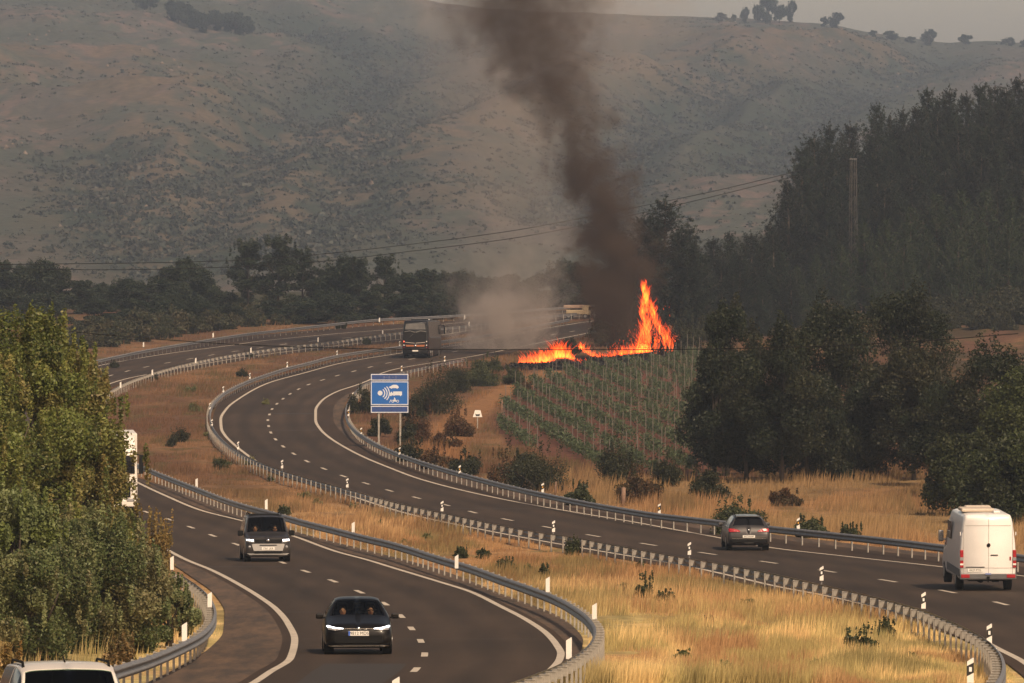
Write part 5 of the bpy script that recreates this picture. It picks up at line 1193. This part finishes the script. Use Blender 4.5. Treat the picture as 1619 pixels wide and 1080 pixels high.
def truck():
    t = vehicle('white_truck', 178, 364, R(4), 'white lorry on the left carriageway mostly hidden behind the roadside trees', 'truck')
    pt = mat('truck_white', (.75,.71,.66), .4, 0, .05, 2)
    st = [(0,.45,1.5,2.7,1.15,1.15,1.05),(.10,.38,1.6,2.95,1.24,1.24,1.15),(.5,.38,1.7,3.7,1.25,1.25,1.1),(.9,.38,1.8,3.85,1.25,1.25,1.1),(2.1,.45,1.8,3.85,1.25,1.25,1.1),(2.2,.5,1.8,3.8,1.22,1.22,1.08)]
    car_shell(t, st, pt, [])
    yf = lambda x, z: .08 if z < 2 else .08+(z-2)*.16
    patch('windscreen', [(-1.12,1.95),(1.12,1.95),(1.10,2.85),(-1.10,2.85)], surf(Loft(st), 0, 1.2, -1), M['tint'], t, .05)
    patch('grille', [(-.9,.75),(.9,.75),(.9,1.5),(-.9,1.5)], lambda x, z: .01, M['dark'], t, .04)
    MB().box((0, -.06, .45), (2.4, .25, .35), None, .06).build('bumper', pt, t)
    for sg in (-1, 1):
        MB().box((sg*.9, -.16, .62), (.4, .1, .16), None, .03).build('headlight', M['lens'], t)
        mb = MB(); mb.tube([(sg*1.2, .3, 2.9), (sg*1.42, .15, 2.85), (sg*1.42, .15, 1.95), (sg*1.2, .3, 1.9)], .03, 6); mb.box((sg*1.44, .15, 2.4), (.22, .14, .95), None, .04); mb.build('mirror', M['dark'], t)
    MB().box((0, .55, 2.98), (2.3, .9, .05), None, .02).build('sun_visor', M['dark'], t)
    MB().box((0, 7.6, 2.45), (2.55, 10.2, 2.9), None, .03).build('box_body', pt, t)
    MB().box((0, 7.0, .9), (.9, 11, .25)).build('chassis', M['dark'], t)
    wheels(t, [1.3, 4.2, 9.5, 10.8], 1.25, .5, .3)
truck()

def white_car():
    t = vehicle('white_people_carrier', 127, 103, R(9), 'white people carrier cut off by the bottom left corner of the picture', 'car')
    pt = mat('pearl_paint', (.66,.62,.57), .35, 0, .05, 2, coat=.5)
    st = [(0,.30,.62,.78,.74,.70,.62),(.05,.22,.70,.90,.82,.79,.72),(.18,.20,.76,.99,.88,.86,.76),(.45,.20,.84,1.05,.90,.88,.78),(.92,.20,.98,1.14,.90,.88,.78),(1.02,.20,1.0,1.19,.90,.88,.77),(1.75,.20,1.10,1.78,.90,.88,.66),(2.3,.20,1.12,1.86,.90,.88,.68),(3.9,.22,1.12,1.84,.90,.88,.68),(4.22,.25,1.1,1.76,.89,.86,.66),(4.36,.28,1.04,1.15,.88,.85,.72),(4.40,.34,.9,1.0,.82,.80,.7)]
    wsm = glass_mat('green_tinted_glass', (.45,.58,.50))
    car_shell(t, st, pt, [('windscreen',1.02,1.72,5.2,7.1,wsm),('side_window',1.5,2.4,4.12,4.9,M['tint']),('side_window',2.5,3.9,4.12,4.9,M['tint'])])
    cabin(t, .85, 1.1, 3.4, .5, 1.16); wheels(t, [.85, 3.6], .90, .32); arches(t, [.85, 3.6], .895, .32); mirror_(t, .9, 1.35, 1.12, pt)
    for sg in (-1, 1):
        MB().tube([(sg*.62, 2.0, 1.80), (sg*.62, 2.15, 1.875), (sg*.62, 3.7, 1.875), (sg*.62, 3.85, 1.82)], .02, 8).build('roof_rail', M['dark'], t)
        hl = [(.5,.78),(.82,.80),(.83,.92),(.52,.91)]; patch('headlight', hl if sg == 1 else mirrorp(hl), lambda x, z: .0+.13*(abs(x)/.86)**3+max(0, z-.72)*.3-.01, M['lens'], t, .03)
    MB().tube([(0, 2.2, 1.86), (0, 2.5, 1.97)], [.015, .006], 6).build('aerial', M['dark'], t)
    patch('grille', [(-.5,.6),(.5,.6),(.5,.75),(-.5,.75)], lambda x, z: -.01, M['dark'], t, .014)
white_car()

def far_truck():
    D = 832.0; z = heading_z(0, D); x = float(px2x(917, D, z)); t = empty('cream_lorry', (x, D, z), R(80), 'hazy cream coloured lorry seen beyond the fire', 'truck')
    cr = mat('cream_paint', (.36,.28,.17), .6, 0, .15, 2)
    MB().box((0, .7, 1.0), (2.3, 2.6, .7), None, .1).box((0, -1.0, 1.3), (2.3, 1.0, 1.5), None, .15).build('cab', cr, t)
    MB().box((0, .6, 1.85), (2.2, 3.6, .5), None, .1).build('load', mat('pinkish_load', (.32,.22,.16), .8, 0, .2, 3), t)
    MB().box((0, -1.52, 1.6), (2.0, .06, .5)).build('windscreen', M['tint'], t); wheels(t, [-1.0, 1.6], 1.15, .4); t.scale = (.74, .74, .74)
far_truck()

# ------------------------------------------------------------------ fire
def fire():
    V = []; Fc = []; C = []
    def tongue(p, h, r, lean, hot):
        n_ = 6; m_ = 5; b0 = len(V); ph = rng.random()*6.28
        for i_ in range(n_):
            t = i_/(n_-1); w = r*(math.sin(math.pi*(.18+.82*t))**.8 if t < 1 else 0)*(1-.35*t); ox = lean*h*t + .14*h*math.sin(ph+t*6)*t; oy = .1*h*math.sin(ph*2+t*5)*t
            for k in range(m_):
                q = 6.28*k/m_; V.append((p[0]+ox+w*math.cos(q), p[1]+oy+w*math.sin(q)*.6, p[2]+h*t))
                hh = hot*(1-t)**.8 + .15*(rng.random()-.5); hh = min(1, max(0, hh))
                c = np.array((.20,.010,.001))*(1-hh) + np.array((.42,.052,.005))*hh; C.append(c*(.45+.9*rng.random()))
        for i_ in range(n_-1):
            for k in range(m_): Fc.append((b0+i_*m_+k, b0+i_*m_+(k+1) % m_, b0+(i_+1)*m_+(k+1) % m_, b0+(i_+1)*m_+k))
    def line(pts, n_, hmin, hmax, spread=1.2, z0=0, z1=0):
        for _ in range(int(n_*1.5)):
            q = rng.random()*(len(pts)-1); i_ = int(q); f = q-i_; px = pts[i_][0]*(1-f)+pts[i_+1][0]*f; py = pts[i_][1]*(1-f)+pts[i_+1][1]*f; hm = pts[i_][2]*(1-f)+pts[i_+1][2]*f
            p = at(px, py); D = p.y+rng.normal()*spread; zt = z0 + (z1-z0)*rng.random()
            h = hm/16.5*(.35+.75*rng.random()**1.5); tongue((p.x+rng.normal()*.15, D, p.z-.1+zt), h, .025+.055*rng.random()+.03*h, .3*rng.normal()-.08, rng.random()**.7)
    line([(822,580,12),(835,580,24),(850,578,26),(862,577,30),(872,576,26)], 200, 0, 0)
    line([(866,571,14),(880,566,30),(886,565,34),(900,566,20),(908,570,12)], 150, 0, 0)
    line([(905,577,10),(915,577,14),(927,576,10)], 60, 0, 0)
    line([(914,552,12),(918,553,16),(930,560,14),(945,566,12),(962,568,14)], 130, 0, 0)
    line([(945,570,10),(970,568,14),(985,565,22),(1000,563,24),(1015,562,22)], 200, 0, 0)
    line([(1008,562,30),(1025,561,44),(1040,558,50),(1052,554,44),(1060,552,34),(1067,550,20)], 340, 0, 0)
    # the burning bush column
    for _ in range(760):
        t = rng.random(); py = 556-100*t; cx = np.interp(t, [0,.2,.4,.6,.8,1], [1036,1034,1028,1024,1020,1018]); w = np.interp(t, [0,.2,.4,.6,.8,1], [29,22,12,12,5,1.5])
        px = cx + w*(rng.random()*2-1)
        if .1 < t < .5 and abs(px-1036) < 6 and rng.random() < .75: continue
        if fbm(px*.13, py*.09, 3) < .40: continue
        D = 662+rng.normal()*1.0; z = float(px2z(py, D)); x = float(px2x(px, D, z)); h = (1.0+1.0*rng.random())*(1-.3*t); tongue((x, D, z), h*.8, .03+.075*rng.random(), .2*rng.normal()-.05, (.25+.75*rng.random())*(1-.35*t))
    for _ in range(90):  # embers
        px = 960+110*rng.random(); py = 560-90*rng.random()*((px-950)/110); D = 660; z = float(px2z(py, D)); tongue((float(px2x(px, D, z)), D, z), .12+.12*rng.random(), .04, .3*rng.normal(), .4)
    me = np_mesh('flames', V, Fc, False, np.array(C))
    m_ = bpy.data.materials.new('flame'); m_.use_nodes = True; nt = m_.node_tree; nt.nodes.clear(); o = N(nt, 'ShaderNodeOutputMaterial'); e = N(nt, 'ShaderNodeEmission', in_={'Strength': 1.0}); tr = N(nt, 'ShaderNodeBsdfTransparent'); ad = N(nt, 'ShaderNodeAddShader'); a = N(nt, 'ShaderNodeVertexColor', layer_name='Col')
    nt.links.new(a.outputs[0], e.inputs[0]); nt.links.new(e.outputs[0], ad.inputs[0]); nt.links.new(tr.outputs[0], ad.inputs[1]); nt.links.new(ad.outputs[0], o.inputs[0])
    tag(link('flames', me, m_), 'bright orange flames burning along the edge of the vineyard', 'fire', kind='stuff')
    # charred heap
    n_ = 7000; q = rng.random(n_); i_ = (q*(len(BURN)-1)).astype(int); f = q*(len(BURN)-1)-i_; B = np.array(BURN); x = B[i_, 0]*(1-f)+B[i_+1, 0]*f + rng.normal(size=n_)*.7; D = B[i_, 1]*(1-f)+B[i_+1, 1]*f+rng.normal(size=n_)*2.0
    z = gz(x, D)+rng.random(n_)*.45*(1-q*.5); me = leaf_mesh('charred_brush', np.stack([x, D, z], 1), .16, pal(n_, [(.010,.009,.009), (.02,.018,.017), (.05,.045,.04)], [.6,.32,.08]))
    tag(link('charred_brush', me, M['leaf']), 'charred black brush under the flames', 'burnt brush', kind='stuff')
fire()
shrub(1038,562,70,92,[(.012,.010,.009),(.02,.015,.012)],60,'blackened bush engulfed by the tall flames',2500,.1)
shrub(985,548,120,104,SD,64,'big dark bush hiding the far road left of the tall flames',16000,.11)
shrub(895,560,60,26,SD,65,'low dark scrub behind the low flames',6000,.09)
shrub(950,535,50,34,SD,66,'dark bush hiding the far road beneath the smoke',8000,.1)
shrub(965,553,80,66,SD,61,'dark bush left of the tall flames, under the black smoke',6000,.1)
shrub(1080,560,80,80,SD,62,'dark bush right of the tall flames',6000,.1)
shrub(1130,545,90,60,SD,63,'dark bush at the upper edge of the vineyard',6000,.1)

# ------------------------------------------------------------------ smoke and haze
def smoke(name, path, D, depth, dens, colr, label, edge=.8, nscale=.16, absorb=None, ns2=.5, thr=0.0, warp=5.5, billow=2.4):
    """path: (py, px, halfwidth px, density factor) from bottom to top"""
    s = F/D; zs = [float(px2z(p[0], D)) for p in path]; xs = [float(px2x(p[1], D, z)) for p, z in zip(path, zs)]; ws = [p[2]/s for p in path]; ks = [p[3] for p in path]
    z0, z1 = zs[0], zs[-1]; wm = max(ws)*1.8; x0, x1 = min(xs)-wm, max(xs)+wm; dm = wm*depth
    mb = MB(); mb.box(((x0+x1)/2, D, (z0+z1)/2), (x1-x0, 2*dm, z1-z0)); m_ = bpy.data.materials.new(name); m_.use_nodes = True; nt = m_.node_tree; nt.nodes.clear(); L = nt.links.new
    o = mb.build(name, m_); tag(o, label, 'smoke', kind='stuff')
    out = N(nt, 'ShaderNodeOutputMaterial'); pv = N(nt, 'ShaderNodeVolumePrincipled', in_={'Color': (*colr, 1), 'Anisotropy': .2}); L(pv.outputs[0], out.inputs['Volume'])
    tc = N(nt, 'ShaderNodeTexCoord')
    def math_(op, a, b=None, c=None):
        n_ = N(nt, 'ShaderNodeMath', operation=op)
        for k, q in enumerate((a, b, c)):
            if q is None: continue
            if isinstance(q, (int, float)): n_.inputs[k].default_value = q
            else: L(q, n_.inputs[k])
        return n_.outputs[0]
    nz = N(nt, 'ShaderNodeTexNoise', in_={'Scale': nscale, 'Detail': 4, 'Roughness': .6}); L(tc.outputs['Object'], nz.inputs['Vector'])
    sub = N(nt, 'ShaderNodeVectorMath', operation='SUBTRACT'); L(nz.outputs['Color'], sub.inputs[0]); sub.inputs[1].default_value = (.5, .5, .5)
    scl = N(nt, 'ShaderNodeVectorMath', operation='SCALE'); L(sub.outputs[0], scl.inputs[0]); scl.inputs['Scale'].default_value = warp
    ad = N(nt, 'ShaderNodeVectorMath', operation='ADD'); L(tc.outputs['Object'], ad.inputs[0]); L(scl.outputs[0], ad.inputs[1])
    sp = N(nt, 'ShaderNodeSeparateXYZ'); L(ad.outputs[0], sp.inputs[0]); sp0 = N(nt, 'ShaderNodeSeparateXYZ'); L(tc.outputs['Object'], sp0.inputs[0])
    tz = math_('DIVIDE', math_('SUBTRACT', sp0.outputs[2], z0), z1-z0)
    def fc(vals):
        lo, hi = min(vals), max(vals); hi = hi if hi > lo else lo+1e-3; n_ = N(nt, 'ShaderNodeFloatCurve'); L(tz, n_.inputs['Value']); c = n_.mapping.curves[0]
        T = [(z-z0)/(z1-z0) for z in zs]; pts = c.points
        pts[0].location = (T[0], (vals[0]-lo)/(hi-lo)); pts[1].location = (T[-1], (vals[-1]-lo)/(hi-lo))
        for t_, v_ in list(zip(T, vals))[1:-1]: pts.new(t_, (v_-lo)/(hi-lo))
        n_.mapping.update(); return math_('MULTIPLY_ADD', n_.outputs[0], hi-lo, lo)
    ax, aw, ak = fc(xs), fc(ws), fc(ks)
    dx = math_('DIVIDE', math_('SUBTRACT', sp.outputs[0], ax), aw); dy = math_('DIVIDE', math_('SUBTRACT', sp.outputs[1], D), math_('MULTIPLY', aw, depth))
    r = math_('SQRT', math_('ADD', math_('MULTIPLY', dx, dx), math_('MULTIPLY', dy, dy)))
    core = math_('DIVIDE', math_('SUBTRACT', 1.15, r), edge); n2 = N(nt, 'ShaderNodeTexNoise', in_={'Scale': ns2, 'Detail': 5, 'Roughness': .65}); L(ad.outputs[0], n2.inputs['Vector'])
    nn = math_('MULTIPLY', math_('SUBTRACT', n2.outputs[0], .5), billow)
    d = N(nt, 'ShaderNodeClamp'); L(math_('ADD', core, math_('SUBTRACT', nn, thr)), d.inputs[0]); endf = N(nt, 'ShaderNodeMapRange', in_={'From Min': 0, 'From Max': .04}); L(tz, endf.inputs[0])
    L(math_('MULTIPLY', math_('MULTIPLY', math_('MULTIPLY', d.outputs[0], ak), dens), endf.outputs[0]), pv.inputs['Density'])
    return o
smoke('dark_smoke', [(548,990,60,.35),(500,982,54,.9),(450,974,54,1.4),(400,970,56,1.7),(350,962,58,1.6),(300,944,64,1.2),(250,924,70,.8),(190,895,80,.54),(130,865,96,.40),(60,840,118,.32),(0,830,145,.26),(-120,820,140,.2)],
      690, 1.0, .78, (.165,.120,.092), 'dark brown column of smoke rising from the fire', .75, .10, None, .32, .30, 9.5, 4.4)
smoke('pale_smoke', [(594,792,56,1.8),(540,794,78,2.8),(490,800,84,2.2),(440,808,90,.7),(370,822,105,.30),(280,830,130,.20),(180,830,170,.20),(80,850,220,.24),(0,860,260,.27),(-120,860,280,.24)],
      722, .7, .36, (.74,.67,.62), 'pale tan smoke drifting over the far carriageway', 1.2, .13, None, .30, .06, 6.0, 2.2)
hm_ = bpy.data.materials.new('haze'); hm_.use_nodes = True; nt = hm_.node_tree; nt.nodes.clear(); o = N(nt, 'ShaderNodeOutputMaterial'); pv = N(nt, 'ShaderNodeVolumePrincipled', in_={'Color': (.56,.72,1.0,1), 'Density': .00013, 'Anisotropy': .1}); nt.links.new(pv.outputs[0], o.inputs['Volume'])
mb = MB(); mb.box((0, 2450, 75), (5600, 5400, 190)); tag(mb.build('haze', hm_), kind='stuff')
